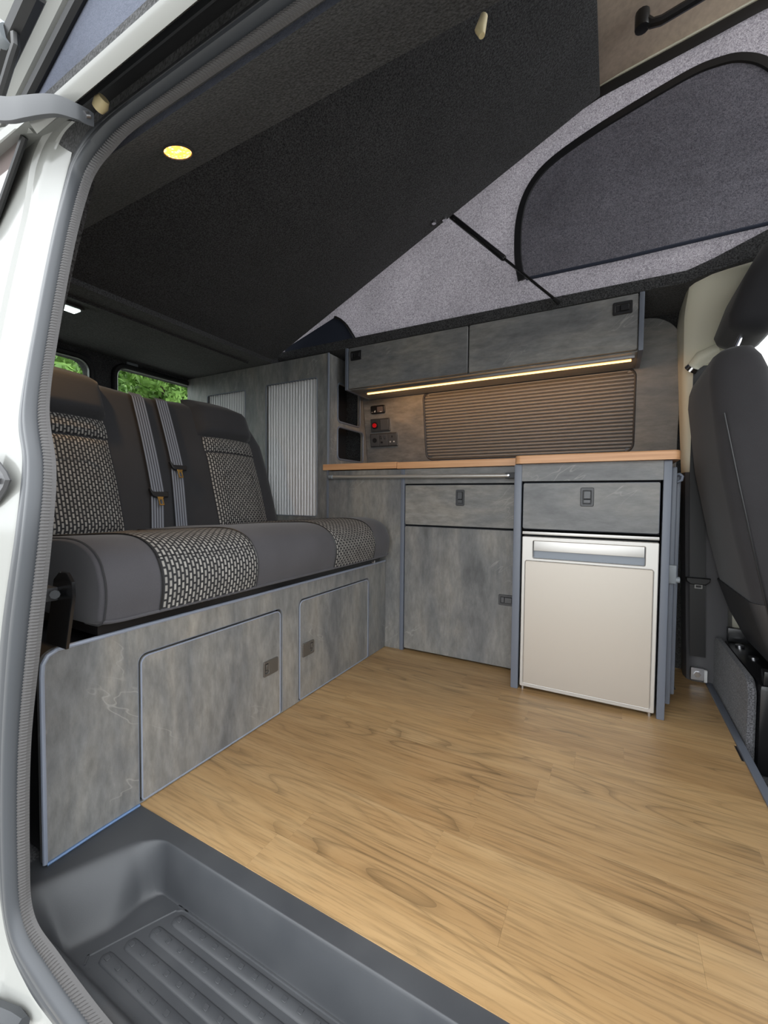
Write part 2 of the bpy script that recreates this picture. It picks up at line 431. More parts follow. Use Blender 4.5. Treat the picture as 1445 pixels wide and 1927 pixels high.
for k, (rx, ry) in enumerate(((-.686, .473), (-.702, .441), (-.720, .408), (-.734, .375))):
    rb = MB(); rings = []
    for i in range(36):
        x = rx+(.40-rx)*i/35 if i > 4 else rx+.028*i/4
        e = math.sqrt(max(0, 1-(1-min(1, (x-rx)/.012))**2)) if x < rx+.012 else 1
        w = .0115*max(.08, e); h = .0048*max(.08, e)
        rings.append([(x, ry+w*math.cos(a), -.0925+h*1.0*math.sin(a)) for a in [math.pi*j/8 for j in range(9)]])
    rings.sort(key=lambda r: r[0][0])
    rb.loft(rings, False); rib = rb.build('tread_rib', 'step_plastic', stp, smooth=60)
    for i in range(14):
        x = rx+.016+.031*i
        if studm is None:
            q = MB().box(-.0045, .0045, -.004, .004, -.0005, .0012); so = q.build('tread_stud', 'step_plastic', bev=.0006, seg=1, base=(0, 0, 0)); studm = so.data
        else: so = bpy.data.objects.new('tread_stud', studm); col.objects.link(so)
        so.parent = rib; so.location = Vector((x, ry, -.0880))-OFF[rib.name]
# sill carpet beside the bench base, near side lining
def gy(z): return .30+.13*max(0, min(1, (z-.55)/.75))**1.3
struct(MB().loft([[(x, gy(z)+.030, z) for z in (-.02, .3, .55, .7, .85, 1.0, 1.15, 1.30)]+[(x, gy(z)+.045, z) for z in (1.30, 1.15, 1.0, .85, .7, .55, .3, -.02)] for x in (-2.30, -.915)], True).build('wall_left', 'carpet'))

# right-hand wall: carpeted skin that leans inwards
def wy(z): return 2.056-.17*(z-.885)
wr = MB(); 
wr.loft([[(x, 2.12, 0-.2), (x, 2.115, .6), (x, wy(.885)+.012, .885), (x, wy(1.2)+.012, 1.2), (x, wy(1.42)+.012, 1.42)] for x in (-2.32, .30)], False)
wr.loft([[(x, 2.15, 0-.2), (x, 2.15, .6), (x, wy(.885)+.05, .885), (x, wy(1.2)+.05, 1.2), (x, wy(1.42)+.05, 1.48)] for x in (-2.32, .30)], False)
wall = struct(wr.build('wall_right', 'carpet'))
Vl = Vector((0, -.17, 1)).normalized(); kz = 1/Vl.z
def wl(z): return (z-.80)*kz
worg = (0, wy(.80), .80)
pan = MB().plate(rr(-1.219, wl(.80), .222, wl(1.395), (0, 0, .125, 0), 12), [rr(-.860, wl(.882), .070, wl(1.216), .035, 6)], .010, worg, (1, 0, 0), Vl, .002)
pan.build('wall_panel', 'laminate_level', wall)
# rear wall with two door windows
rx_ = -2.32
rw = MB().plate([(.40, -.02), (2.10, -.02), (2.10, 1.45), (.40, 1.45)], [rr(.52, .80, 1.135, 1.335, .06, 6), rr(1.262, .80, 1.95, 1.345, .05, 6)], .05, (rx_, 0, 0), (0, 1, 0), (0, 0, 1))
rear = struct(rw.build('wall_rear', 'carpet'))
for k, (a, b, zt) in enumerate(((.52, 1.135, 1.335), (1.262, 1.95, 1.345))):
    w = struct(MB().plate(rr(a-.022, .778, b+.022, zt+.022, .07, 6), [rr(a+.004, .804, b-.004, zt-.004, .05, 6)], .022, (rx_+.05, 0, 0), (0, 1, 0), (0, 0, 1), .006).build('window_%d' % (k+1), 'black_plastic'))
    gl = MB().plate(rr(a, .80, b, zt, .05, 6), (), .004, (rx_+.012, 0, 0), (0, 1, 0), (0, 0, 1)).build('pane', 'glass_clear' if 'glass_clear' in MATS else 'chrome', w)
# ceiling
ce = MB()
ce.box(-2.32, -1.60, .44, 2.0, 1.385, 1.43)
ce.loft([[(x, .425, 1.286), (x, .47, 1.330), (x, .55, 1.372), (x, .632, 1.398), (x, .632, 1.452), (x, .42, 1.452)] for x in (-2.32, .6)], True)
ceil = struct(ce.build('ceiling', 'carpet', base=(0, 1.2, 1.3)))
MB().loft([[(-1.72, 1.738, 1.408), (-1.72, 2.02, 1.40), (-1.72, 2.02, 1.455), (-1.72, 1.738, 1.452)], [(.20, 1.738, 1.408), (.20, 2.02, 1.40), (.20, 2.02, 1.455), (.20, 1.738, 1.448)],
           [(.27, 1.738, 1.428), (.27, 2.02, 1.40), (.27, 2.02, 1.49), (.27, 1.738, 1.470)], [(.42, 1.738, 1.455), (.42, 2.02, 1.43), (.42, 2.02, 1.55), (.42, 1.738, 1.530)],
           [(1.2, 1.738, 1.50), (1.2, 2.02, 1.46), (1.2, 2.02, 1.60), (1.2, 1.738, 1.60)]]).build('headlining_strip', 'carpet', ceil)
MB().box(-1.72, -1.70, .50, 1.62, 1.376, 1.3851).build('headlining_seam', 'carpet', ceil)
# cab: pillar trim, door with window, roof, front
cab = struct(MB().box(.55, 1.7, .40, 2.05, 1.56, 1.60).build('cab_roof', 'carpet'))
cw = MB().plate([(.30, -.2), (1.7, -.2), (1.7, 1.55), (.30, 1.55)], [rr(.42, .80, 1.35, 1.345, .05, 6)], .04, (0, 2.06, 0), (1, 0, 0), (0, 0, 1))
struct(cw.build('wall_cab', 'cream_plastic'))
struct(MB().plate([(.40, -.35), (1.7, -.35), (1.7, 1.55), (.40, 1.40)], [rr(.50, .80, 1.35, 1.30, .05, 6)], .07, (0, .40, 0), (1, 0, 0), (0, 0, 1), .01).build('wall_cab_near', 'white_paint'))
struct(MB().box(1.66, 1.72, .35, 2.05, -.2, .85).build('wall_front', 'dark_plastic'))
def pil_y(z): return lerp([(.0, 1.945), (.79, 1.945), (1.15, 1.885), (1.33, 1.80), (1.46, 1.745)], z)
def pil_x(z): return lerp([(0, .262), (.79, .236), (1.0, .224), (1.33, .201), (1.46, .214)], z)
pl = MB()
rings = []
for i in range(25):
    z = .787+(1.46-.787)*i/24; yy = pil_y(z); xx = pil_x(z)
    rings.append([(xx, 2.03, z), (xx, yy+.05, z), (xx+.004, yy+.012, z), (xx+.016, yy, z), (xx+.06, yy-.004, z), (xx+.10, yy, z), (xx+.14+.04*i/24, yy+.015, z), (xx+.18+.05*i/24, yy+.07, z), (xx+.18, 2.03, z)])
pl.loft(rings, True)
pil = struct(pl.build('pillar_trim', 'cream_plastic', base=(.3, 1.95, .787)))
pl = MB(); rings = []
for i in range(9):
    z = -.02+(.786+.02)*i/8; xx = pil_x(max(z, 0)); yy = 1.935+.01*math.sin(i/8*3.1)
    rings.append([(xx, 2.06, z), (xx-.004, yy+.05, z), (xx+.003, yy+.012, z), (xx+.018, yy, z), (xx+.06, yy-.004, z), (xx+.13, yy+.01, z), (xx+.17, 2.06, z)])
pl.loft(rings, True).build('lower_trim', 'grey_plastic', pil)

# ------------------------------------------------------------------ elevating roof
def bedz(x): return 1.556+.455*(x+1.267)
bed = thing('bed_board', 'black carpeted bed board tilted up under the raised roof', 'bed board', (-.85, 1.19, 1.38))
bb = MB(); ring = []
for x, dz in ((-1.612, 0), (-.072, 0)):
    ring.append([(x, .655, bedz(x)), (x, 1.70, bedz(x)), (x-.008, 1.70, bedz(x)+.022), (x-.008, .655, bedz(x)+.022)])
bb.loft(ring, True).build('panel', 'carpet', bed, bev=.004)
MB().tube([(-.200, .69, 1.455), (-.206, .69, 1.436), (-.203, .69, 1.425)], [.006, .009, .005], 10).build('pivot_bolt', 'ivory', bed)
for (x, y) in ((-.676, 1.655), (-.640, 1.680)): MB().tube([(x, y, bedz(x)+.002), (x, y, bedz(x)-.012)], .009, 8).build('strut_bolt', 'chrome', bed)
# far canvas in one plane with a binding round its window
YC = 1.762
def rimz_far(x): return lerp([(-1.6, 1.50), (-1.2, 1.70), (-.75, 1.93), (-.40, 2.075), (-.07, 2.178), (.18, 2.215), (.37, 2.245), (1.0, 2.30)], x)
cv = thing('roof_canvas', 'grey mottled pop-top canvas on the far side with a zipped window', 'canvas', (-.2, YC, 1.45))
def canv(u, v):
    x = -1.72+2.74*u; z0 = lerp([(.20, 1.442), (.42, 1.522), (1.1, 1.58)], x); z1 = rimz_far(x)
    wob = .006*math.sin(x*9+v*4)*v*(1-v)*4+.010*math.sin(x*17-v*9)*v*(1-v)
    return (x, YC+wob+.0, z0+(z1-z0)*v)
MB().grid(canv, 90, 24).build('fabric', 'canvas', cv)
wp = [(-.338, 1.545), (-.352, 1.62), (-.356, 1.70), (-.352, 1.78), (-.332, 1.86), (-.29, 1.925), (-.225, 1.972), (-.10, 2.02), (.05, 2.062), (.19, 2.095), (.26, 2.098), (.32, 2.086), (.38, 2.045), (.43, 1.97), (.47, 1.85), (.49, 1.70), (.50, 1.56)]
wpp = [Vector((a, 0, b)) for a, b in wp]; wpp = crom([(p.x, 0, p.z) for p in wpp], 70)
bot = [(.45, 1.553), (.30, 1.548), (-.30, 1.556)]
MB().plate([(p.x, p.z) for p in wpp]+[(.45, 1.553), (-.0, 1.548), (-.30, 1.553)], (), .004, (0, YC-.010, 0), (1, 0, 0), (0, 0, 1)).build('window_panel', 'canvas_window', cv)
bd = MB(); rings = []
for i, p in enumerate(wpp):
    t = (wpp[min(i+1, 70)]-wpp[max(i-1, 0)]).normalized(); n = Vector((-t.z, 0, t.x))*.0145
    rings.append([Vector((p.x, YC-.014, p.z))+n, Vector((p.x, YC-.020, p.z))+n*.8, Vector((p.x, YC-.020, p.z))-n*.8, Vector((p.x, YC-.014, p.z))-n])
bd.loft(rings, True).build('binding', 'black_plastic', cv)
MB().tube([(-.32, YC-.013, 1.548), (.0, YC-.013, 1.543), (.5, YC-.013, 1.548)], .006, 6).build('hem', 'navy_fabric', cv)
cf = crom([(-1.235, 0, 1.575), (-1.20, 0, 1.555), (-1.16, 0, 1.515), (-1.118, 0, 1.452)], 14)
MB().plate([(p.x, p.z) for p in cf]+[(-1.56, 1.452), (-1.56, 1.47)], (), .004, (0, YC-.012, 0), (1, 0, 0), (0, 0, 1)).build('corner_flap', 'navy_fabric', cv)
MB().tube([(p.x, YC-.018, p.z) for p in cf], .006, 6).build('corner_piping', 'black_plastic', cv)
# near canvas, seen from outside above the door
def rimz_near(x): return lerp([(-1.30, 1.455), (-1.26, 1.461), (-.91, 1.618), (-.3, 1.87), (.4, 2.10), (1.1, 2.25)], x)
nc = MB(); nc.grid(lambda u, v: (-1.9+3.0*u, .452, 1.30+(rimz_near(-1.9+3.0*u)+.02-1.30)*v), 40, 6)
tag(nc.build('outer_canvas', 'canvas_outer'), 'blue-grey pop-top canvas seen outside above the door rail', 'canvas')
# roof shell
shell = thing('roof_shell', 'raised white pop-top roof shell with tan lined underside', 'roof', (-.4, 1.1, 1.4))
def und(u, v):
    x = -1.9+3.0*u; a = rimz_near(x)+.0; b = rimz_far(x)+.006
    y = .43+(1.775-.43)*v; z = a+(b-a)*v+.05*math.sin(math.pi*v)
    if .1 < v < .98: z = max(z, bedz(x)+.06, 1.50)
    return (x, y, z)
MB().grid(und, 30, 16).build('lining', 'roof_liner', shell)
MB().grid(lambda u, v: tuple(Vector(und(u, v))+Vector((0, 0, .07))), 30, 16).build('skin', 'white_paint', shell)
rm = MB(); rings = []
for i in range(41):
    x = -1.9+3.0*i/40; z = rimz_near(x)
    rings.append([(x, .452, z-.002), (x, .430, z-.001), (x, .418, z+.016), (x, .398, z+.015), (x, .375, z+.05), (x, .37, z+.10), (x, .44, z+.13)])
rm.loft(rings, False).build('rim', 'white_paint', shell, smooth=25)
rs = MB(); rs.tube([(-1.9+3*i/40, .446, rimz_near(-1.9+3*i/40)-.010) for i in range(41)], .012, 8).build('rim_seal', 'black_plastic', shell)
rf = MB(); rings = []
for i in range(41):
    x = -.6+1.6*i/40; z = rimz_far(x)
    rings.append([(x, YC-.008, z-.038), (x, YC-.014, z-.02), (x, YC-.010, z), (x, YC+.004, z)])
rf.loft(rings, False).build('far_edge_tape', 'black_plastic', shell)
MB().tube([(-.6+1.6*i/40, YC-.012, rimz_far(-.6+1.6*i/40)+.004) for i in range(41)], .004, 6).build('far_edge_bead', 'cream_plastic', shell)
def undz(x, y):
    a = rimz_near(x); b = rimz_far(x)+.006; v = (y-.43)/1.345; return a+(b-a)*v+.05*math.sin(math.pi*v)
hd = thing('pull_handle', 'black strap handle hanging from the tan roof lining', 'handle', (.18, 1.57, undz(.18, 1.57)-.06))
hp = []
for i in range(13):
    t = i/12; x = .045+.30*t; zz = undz(x, 1.57); hp.append((x, 1.57, zz-.004-.052*min(1, math.sin(math.pi*min(max(t, .02), .98))*3.2)))
MB().tube(hp, .013, 8).build('strap', 'black_plastic', hd)
for x in (.045, .345): zz = undz(x, 1.57); MB().tube([(x, 1.57, zz+.002), (x, 1.57, zz-.048)], .021, 12).build('end_cap', 'black_plastic', hd, bev=.004)
# gas strut
gs = thing('gas_strut', 'black gas strut between the bed board and the roof frame', 'gas strut', (-.2, 1.72, 1.42))
A, B = Vector((-.623, 1.715, 1.862)), Vector((-.200, 1.722, 1.424)); Mi = A.lerp(B, .53)
MB().tube([A, A.lerp(B, .52), Mi], [.0115, .0115, .0085], 12).build('cylinder', 'black_metal', gs)
MB().tube([Mi, B], .0052, 10).build('rod', 'black_metal', gs)
q = MB(); q.tube([B+Vector((-.012, 0, .012)), B, B+Vector((.002, .012, -.002))], [.008, .009, .007], 10); q.build('end_fitting', 'black_plastic', gs)

# ------------------------------------------------------------------ door opening: seal, body, rail
O = [(.35, .430, 1.334), (-.418, .430, 1.334), (-.643, .430, 1.334), (-.78, .430, 1.333), (-.845, .430, 1.326), (-.887, .427, 1.296), (-.898, .421, 1.258), (-.891, .395, 1.139), (-.879, .364, .984), (-.865, .333, .813), (-.826, .321, .731), (-.815, .306, .622), (-.858, .300, .448), (-.882, .300, .265), (-.889, .300, .081), (-.862, .300, -.044), (-.790, .300, -.094), (-.700, .300, -.105), (-.58, .300, -.108), (-.40, .300, -.11), (.0, .300, -.11), (.45, .300, -.11)]
I = [(.35, .426, 1.282), (-.328, .426, 1.282), (-.562, .426, 1.283), (-.70, .424, 1.279), (-.762, .421, 1.263), (-.797, .416, 1.242), (-.815, .411, 1.212), (-.818, .390, 1.116), (-.807, .361, .969), (-.789, .335, .823), (-.735, .319, .72), (-.721, .307, .626), (-.743, .300, .467), (-.783, .300, .294), (-.795, .300, .12), (-.785, .300, .021), (-.704, .300, -.004), (-.579, .300, -.024), (-.46, .300, -.027), (-.30, .300, -.03), (.05, .300, -.03), (.45, .300, -.03)]
NS = 260
Oc, Ic = crom(O, NS), crom(I, NS)
# even spacing for the ribs
seal = thing('door_seal', 'grey rubber door seal running round the open doorway', 'door seal', (-.7, .32, -.1))
out = Vector((0, -1, 0))
rings = []; rings2 = []
for o, i in zip(Oc, Ic):
    d = i-o; L = d.length
    P = lambda f, h: o+d*f+out*h
    rings.append([P(-.04, -.012), P(-.04, .002), P(.05, .008), P(.22, .010), P(.30, .006), P(.38, .011), P(.50, .017), P(.60, .016), P(.67, .008), P(.68, -.006)])
MB().loft(rings, True).build('lip', 'rubber', seal, smooth=50)
# ribbed edge trim
tot = [0]
for k in range(NS): tot.append(tot[-1]+((Ic[k+1]-Ic[k]).length+(Oc[k+1]-Oc[k]).length)/2)
NR = int(tot[-1]/.0013); k = 0
for r in range(NR+1):
    s_ = tot[-1]*r/NR
    while k < NS-1 and tot[k+1] < s_: k += 1
    f = (s_-tot[k])/max(1e-9, tot[k+1]-tot[k]); o = Oc[k].lerp(Oc[k+1], f); i = Ic[k].lerp(Ic[k+1], f); d = i-o
    h = .0011 if (r % 4) < 2 else 0
    P = lambda ff, hh: o+d*ff+out*hh
    rings2.append([P(.71, -.004), P(.72, .001+h), P(.79, .0055+h), P(.88, .0055+h), P(.96, .001+h), P(.99, -.003)])
MB().loft(rings2, True).build('ribbed_trim', 'ribbed_trim', seal, smooth=25)
# white body round the opening
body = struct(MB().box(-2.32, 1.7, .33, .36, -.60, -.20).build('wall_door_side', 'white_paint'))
rings = []
for k, o in enumerate(Oc):
    i = Ic[k]; d = (o-i).normalized()
    if o.z > 1.30: e = Vector((-.75, 0, .10)) if o.x < -.80 else Vector((0, 0, 0))
    rings.append(o)
jr = []
for k in range(NS+1):
    o = Oc[k]
    if o.x > -.80 and o.z > 1.2: continue
    if o.x > -.60: continue
    if o.z > 1.2: e = Vector((-1, 0, .35*sstep((o.z-1.2)/.12)))
    elif o.z < .1: e = Vector((-1, 0, -1.1*sstep((.1-o.z)/.16)))
    else: e = Vector((-1, 0, 0))
    if o.z < -.06 and o.x > -.86: e = Vector((-.4, 0, -1))
    wj = .40 if o.z > .0 else max(.13, .40+3.2*o.z)
    jr.append([o+Vector((.01, .012, 0)), o+e*.008+out*.000, o+e*.016+out*.004, o+e*.075+out*.006, o+e*.082+out*.010, o+e*.11+out*.012, o+e*.118+out*.018, o+e*wj+out*.012])
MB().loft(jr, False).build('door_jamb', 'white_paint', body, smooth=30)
MB().plate([(-.91, .755), (-.872, .738), (-.836, .715), (-.824, .702), (-.836, .688), (-.872, .664), (-.91, .648)], (), .006, (0, .300, 0), (1, 0, 0), (0, 0, 1), .004).build('striker_cover', 'dark_plastic', body)
MB().tube([(-.90, .293, .703), (-.86, .290, .705), (-.845, .293, .700)], .005, 8).build('striker', 'steel', body)
MB().plate([(-1.30, 1.10), (-1.128, 1.235), (-.992, 1.350), (-1.0, 1.362), (-1.30, 1.372)], (), .006, (0, .396, 0), (1, 0, 0), (0, 0, 1), .002).build('quarter_glass', 'glass_tint', body)
MB().tube([(-1.30, .392, 1.09), (-1.126, .390, 1.232), (-.988, .390, 1.352)], .006, 8).build('glass_seal', 'black_plastic', body)
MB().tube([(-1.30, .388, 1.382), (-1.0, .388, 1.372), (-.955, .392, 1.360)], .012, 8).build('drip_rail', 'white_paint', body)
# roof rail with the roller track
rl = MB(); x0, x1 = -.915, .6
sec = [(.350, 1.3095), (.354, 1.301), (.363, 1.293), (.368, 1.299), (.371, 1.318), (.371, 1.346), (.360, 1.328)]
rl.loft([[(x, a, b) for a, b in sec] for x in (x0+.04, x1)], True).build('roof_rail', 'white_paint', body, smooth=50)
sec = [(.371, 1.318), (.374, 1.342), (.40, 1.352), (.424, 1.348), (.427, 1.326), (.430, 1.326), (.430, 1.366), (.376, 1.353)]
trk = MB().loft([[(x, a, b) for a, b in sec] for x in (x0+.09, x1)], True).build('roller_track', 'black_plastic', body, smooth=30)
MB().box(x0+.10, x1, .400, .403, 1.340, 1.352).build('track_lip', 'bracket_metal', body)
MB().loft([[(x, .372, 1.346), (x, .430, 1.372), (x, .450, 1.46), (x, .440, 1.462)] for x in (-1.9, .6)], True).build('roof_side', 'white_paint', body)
# lower sill and step bracket outside
MB().box(-1.2, 1.7, .17, .305, -.60, -.235).build('sill', 'rusty_white', body, bev=.01)
MB().tube([(-1.0, .268, -.205), (-.90, .272, -.172), (-.80, .278, -.142), (-.775, .282, -.135)], [.014, .015, .017, .010], 8).build('roller_bracket', 'bracket_metal', body)
# sliding-door upper arm
arm = thing('door_roller_arm', 'dark steel sliding door arm reaching to the roof track', 'door arm', (-.85, .37, 1.30))
apx = crom([(-.940, .335, 1.338), (-.890, .335, 1.316), (-.839, .335, 1.298), (-.790, .339, 1.284), (-.757, .345, 1.274), (-.735, .358, 1.266), (-.732, .376, 1.270)], 24)
rings = []
for i, p in enumerate(apx):
    t = i/24; h = .019*(1-.55*t)+.002
    rings.append([p+Vector((0, -.004, h)), p+Vector((0, .004, h)), p+Vector((0, .004, -h)), p+Vector((0, -.004, -h))])
MB().loft(rings, True).build('arm', 'bracket_metal', arm, bev=.0012)
MB().tube([(-.748, .394, 1.306), (-.738, .394, 1.310), (-.730, .394, 1.314)], [.009, .011, .008], 12).build('roller', 'ivory', arm)
MB().tube([(-.733, .366, 1.268), (-.733, .372, 1.272)], .005, 10).build('pin', 'steel', arm)
hub = MB(); hub.tube([(-1.06, .36, 1.52), (-.985, .362, 1.508), (-.972, .363, 1.505)], [.022, .022, .014], 16)
awn = thing('awning_bracket', 'dark awning bracket with pale end cap beside the roof edge', 'bracket', (-.98, .36, 1.43))
hub.build('end_cap', 'grey_clip', awn)
MB().tube([(-.895, .372, 1.545), (-1.04, .372, 1.48)], .017, 8).build('bar', 'black_plastic', awn)
MB().tube([(-.955, .366, 1.497), (-.948, .364, 1.472), (-.960, .362, 1.455), (-1.005, .360, 1.405)], .007, 8).build('hook', 'black_plastic', awn)

# ------------------------------------------------------------------ bench base
base = thing('storage_box', 'slate grey laminate bench base with two rounded doors under the seat', 'bench base', (-1.1, 1.0, 0))
# face panel in plane x = XS, u = y, v = z, facing +x
d1, d2 = (.540, .992), (1.072, 1.526)
fp = MB().plate(rr(.363, .001, 1.672, ZB, (0, 0, 0, .030), 8), [rr(d1[0], .004, d1[1], .333, (.006, .006, .02, .02)), rr(d2[0], .004, d2[1], .341, (.006, .006, .02, .02))], .016, (XS-.016, 0, 0), (0, 1, 0), (0, 0, 1), .001)
fp.build('front_panel', 'laminate_upright', base)
def ring_path(pts, y=None): return pts
MB().tube([(XS-.001, .3645, .002), (XS-.001, .3645, .35), (XS-.001, .366, .372), (XS-.001, .374, .386), (XS-.001, .390, .3935), (XS-.001, .52, .3945), (XS-.001, 1.668, .3945)], .0042, 8).build('edge_trim', 'edge_trim_pale', base)
MB().box(XS-.03, XS-.018, .45, 1.60, .001, .36).build('backing', 'dark_gap', base)
MB().box(XS-.46, XS-.03, .375, 1.66, .001, .375).build('carcass', 'body_dark', base)
for k, (a, b) in enumerate((d1, d2)):
    zt = (.333, .341)[k]; g = .0058
    dr = MB().plate(rr(a+g, .006, b-g, zt-g, (.006, .006, .017, .017)), (), .015, (XS-.016, 0, 0), (0, 1, 0), (0, 0, 1), .001).build('door', 'laminate_upright', base)
    loop = rr(a+g, .006, b-g, zt-g, (.006, .006, .017, .017)); loop.append(loop[0])
    e = MB(); e.tube([(XS-.0014, p[0]+.001*(1 if p[0] < (a+b)/2 else -1), p[1]-.001) for p in loop], .0019, 6, False); e.build('door_edging', 'edge_trim_pale', dr)
    loop = rr(a-.001, .004, b+.001, zt+.001, (.006, .006, .02, .02)); loop = loop[len(loop)//4:] + loop[:len(loop)//4]
    MB().tube([(XS-.0008, p[0], p[1]) for p in loop], .0013, 6, False).build('opening_edging', 'edge_trim', base)
    c = (.9425, 1.121)[k]; bt = (-.024, -.015, -.010, .015) if k == 0 else (.010, -.015, .024, .015)
    catch(dr, (XS-.001, c, (.165, .166)[k]), (0, 1, 0), (0, 0, 1), .062, .046, bt, ('catch_brown', 'catch_brown') if 'catch_brown' in MATS else ('catch_grey', 'catch_grey'))
MB().tube([(XS+.002, .366, .001), (XS+.002, .45, .0025), (XS+.002, .538, .001)], .003, 6).build('sealant_bead', 'sealant', base)

# ------------------------------------------------------------------ bench seat
seat = thing('sofa_bed', 'two-seat charcoal fabric bench with woven grey inserts and reclined back', 'bench seat', (-1.2, 1.0, .40))
prof = [(-1.45, .432), (-1.455, .50), (-1.44, .556), (-1.36, .565), (-1.22, .574), (-1.08, .584), (-.985, .588), (-.925, .580), (-.882, .558), (-.858, .522), (-.852, .485), (-.858, .446), (-.870, .424), (-.93, .418), (-1.2, .418)]
pc = crom([(a, 0, b) for a, b in prof], 70)
cen = Vector((-1.13, 0, .50))
y0c, y1c = .446, 1.645
def cring(y):
    e = min((y-y0c), (y1c-y)); k = 1
    if e < .05: k = .90+.10*math.sqrt(max(0, 1-(1-e/.05)**2))
    m_ = math.cos((y-1.0235)/(y1c-y0c)*math.pi*4)                         # slight pillow at each place
    r = []
    for p in pc:
        dz = .004*(m_) if p.z > .53 else 0
        r.append((cen.x+(p.x-cen.x)*(1-(1-k)*.6), y, cen.z+(p.z+dz-cen.z)*k))
    return r
yy = [y0c+.05*(i/10)**2 for i in range(11)]+[y0c+.05+(y1c-y0c-.1)*i/50 for i in range(1, 50)]+[y1c-.05*(i/10)**2 for i in range(10, -1, -1)]
cu = MB().loft([cring(y) for y in yy], True).build('cushion', 'seat_fabric', seat, smooth=70)
plen = [0]
for a, b in zip(pc, pc[1:]): plen.append(plen[-1]+(b-a).length)
i0 = next(i for i, p in enumerate(pc) if p.x > -1.40 and p.z > .53); i1 = next(i for i, p in enumerate(pc) if i > 40 and p.z < .430)
for (a, b) in ((.565, .845), (1.215, 1.495)):
    im = MB(); us = []; vv = []
    nY = 12
    for j in range(nY+1):
        y = a+(b-a)*j/nY; r = cring(y); lift = .0028*min(1, min(j, nY-j)/1.0)+.0006
        for i in range(i0, i1+1):
            p = Vector(r[i]); n = (Vector(r[i+1])-Vector(r[i-1])).normalized(); n = Vector((-n.z, 0, n.x))
            vv.append(p+n*lift); us.append((plen[i], y))
    w_ = i1-i0+1
    im.add(vv, [(j*w_+i, (j+1)*w_+i, (j+1)*w_+i+1, j*w_+i+1) for j in range(nY) for i in range(w_-1)], us)
    ins = im.build('seat_insert', 'woven_insert', seat, smooth=70, fix=False)
    for y in (a, b):
        r = cring(y); sp_ = []
        for i in range(i0, i1+1):
            p = Vector(r[i]); n = (Vector(r[i+1])-Vector(r[i-1])).normalized(); sp_.append(p+Vector((-n.z, 0, n.x))*.0022)
        MB().tube(sp_, .0016, 5).build('seam', 'black_plastic', ins)
    isn = next(i for i, p in enumerate(pc) if p.x > -.872)
    sp_ = []
    for j in range(9):
        y = a+(b-a)*j/8; r = cring(y); p = Vector(r[isn]); n = (Vector(r[isn+1])-Vector(r[isn-1])).normalized(); sp_.append(p+Vector((-n.z, 0, n.x))*.0028)
    MB().tube(sp_, .0012, 5).build('stitch_line', 'black_plastic', ins)
# bottom piping of the cushion
ib = i1-1
MB().tube([Vector(cring(y)[ib])+Vector((.001, 0, -.002)) for y in yy[4:-4]], .0035, 6).build('hem_piping', 'seat_fabric', seat)
MB().tube([(p[0], yy[5]-.004, p[2]) for p in cring(yy[5])[20:66]], .0022, 5).build('end_seam', 'seat_back_fabric', seat)
MB().box(-1.40, -.90, .46, 1.62, .398, .4175).build('seat_board', 'black_metal', seat)
# backrest
BX0, BZ0, BX1, BZ1 = -1.42, .545, -1.60, 1.085
bdir = Vector((BX1-BX0, 0, BZ1-BZ0)); BL = bdir.length; bdir.normalize(); bnor = Vector((bdir.z, 0, -bdir.x))
y0b, y1b = .445, 1.575
def edges(t):
    k = lerp([(0, 0), (.70, .004), (.85, .045), (.95, .10), (1, .135)], t); return y0b+k*.25, y1b-k
def bulge(y, t):
    f = 0
    for c in (.675, 1.325):
        f += .020*math.exp(-((y-c)/.17)**2)
    e0, e1 = edges(t); e = min(y-e0, e1-y)
    f += -.055*(1-math.sqrt(max(0, 1-(1-min(1, e/.06))**2)))
    f += .012*math.sin(math.pi*t)-.04*max(0, t-.93)/.07
    return f
def topz(y):   # height of the top edge along y
    t = 1.0-.035*math.exp(-((y-1.0)/.10)**2)
    return t
def bpt(y, t, h=0):
    return Vector((BX0, y, BZ0))+bdir*(BL*t)+bnor*(bulge(y, t)+h)
bk = MB(); rings = []
nt_ = 34
for j in range(61):
    s_ = j/60; s_ = .5-.5*math.cos(math.pi*s_)
    rg = []
    for i in range(nt_+1):
        t = i/nt_; e0, e1 = edges(t); y = e0+(e1-e0)*s_; rg.append(bpt(y, t*topz(y)))
    for i in range(nt_, -1, -4):
        t = i/nt_; e0, e1 = edges(t); y = e0+(e1-e0)*s_; rg.append(Vector((BX0, y, BZ0))+bdir*(BL*t*topz(y)-.01)-bnor*.12)
    rings.append(rg)
bk.loft(rings, True).build('backrest', 'seat_back_fabric', seat, smooth=60)
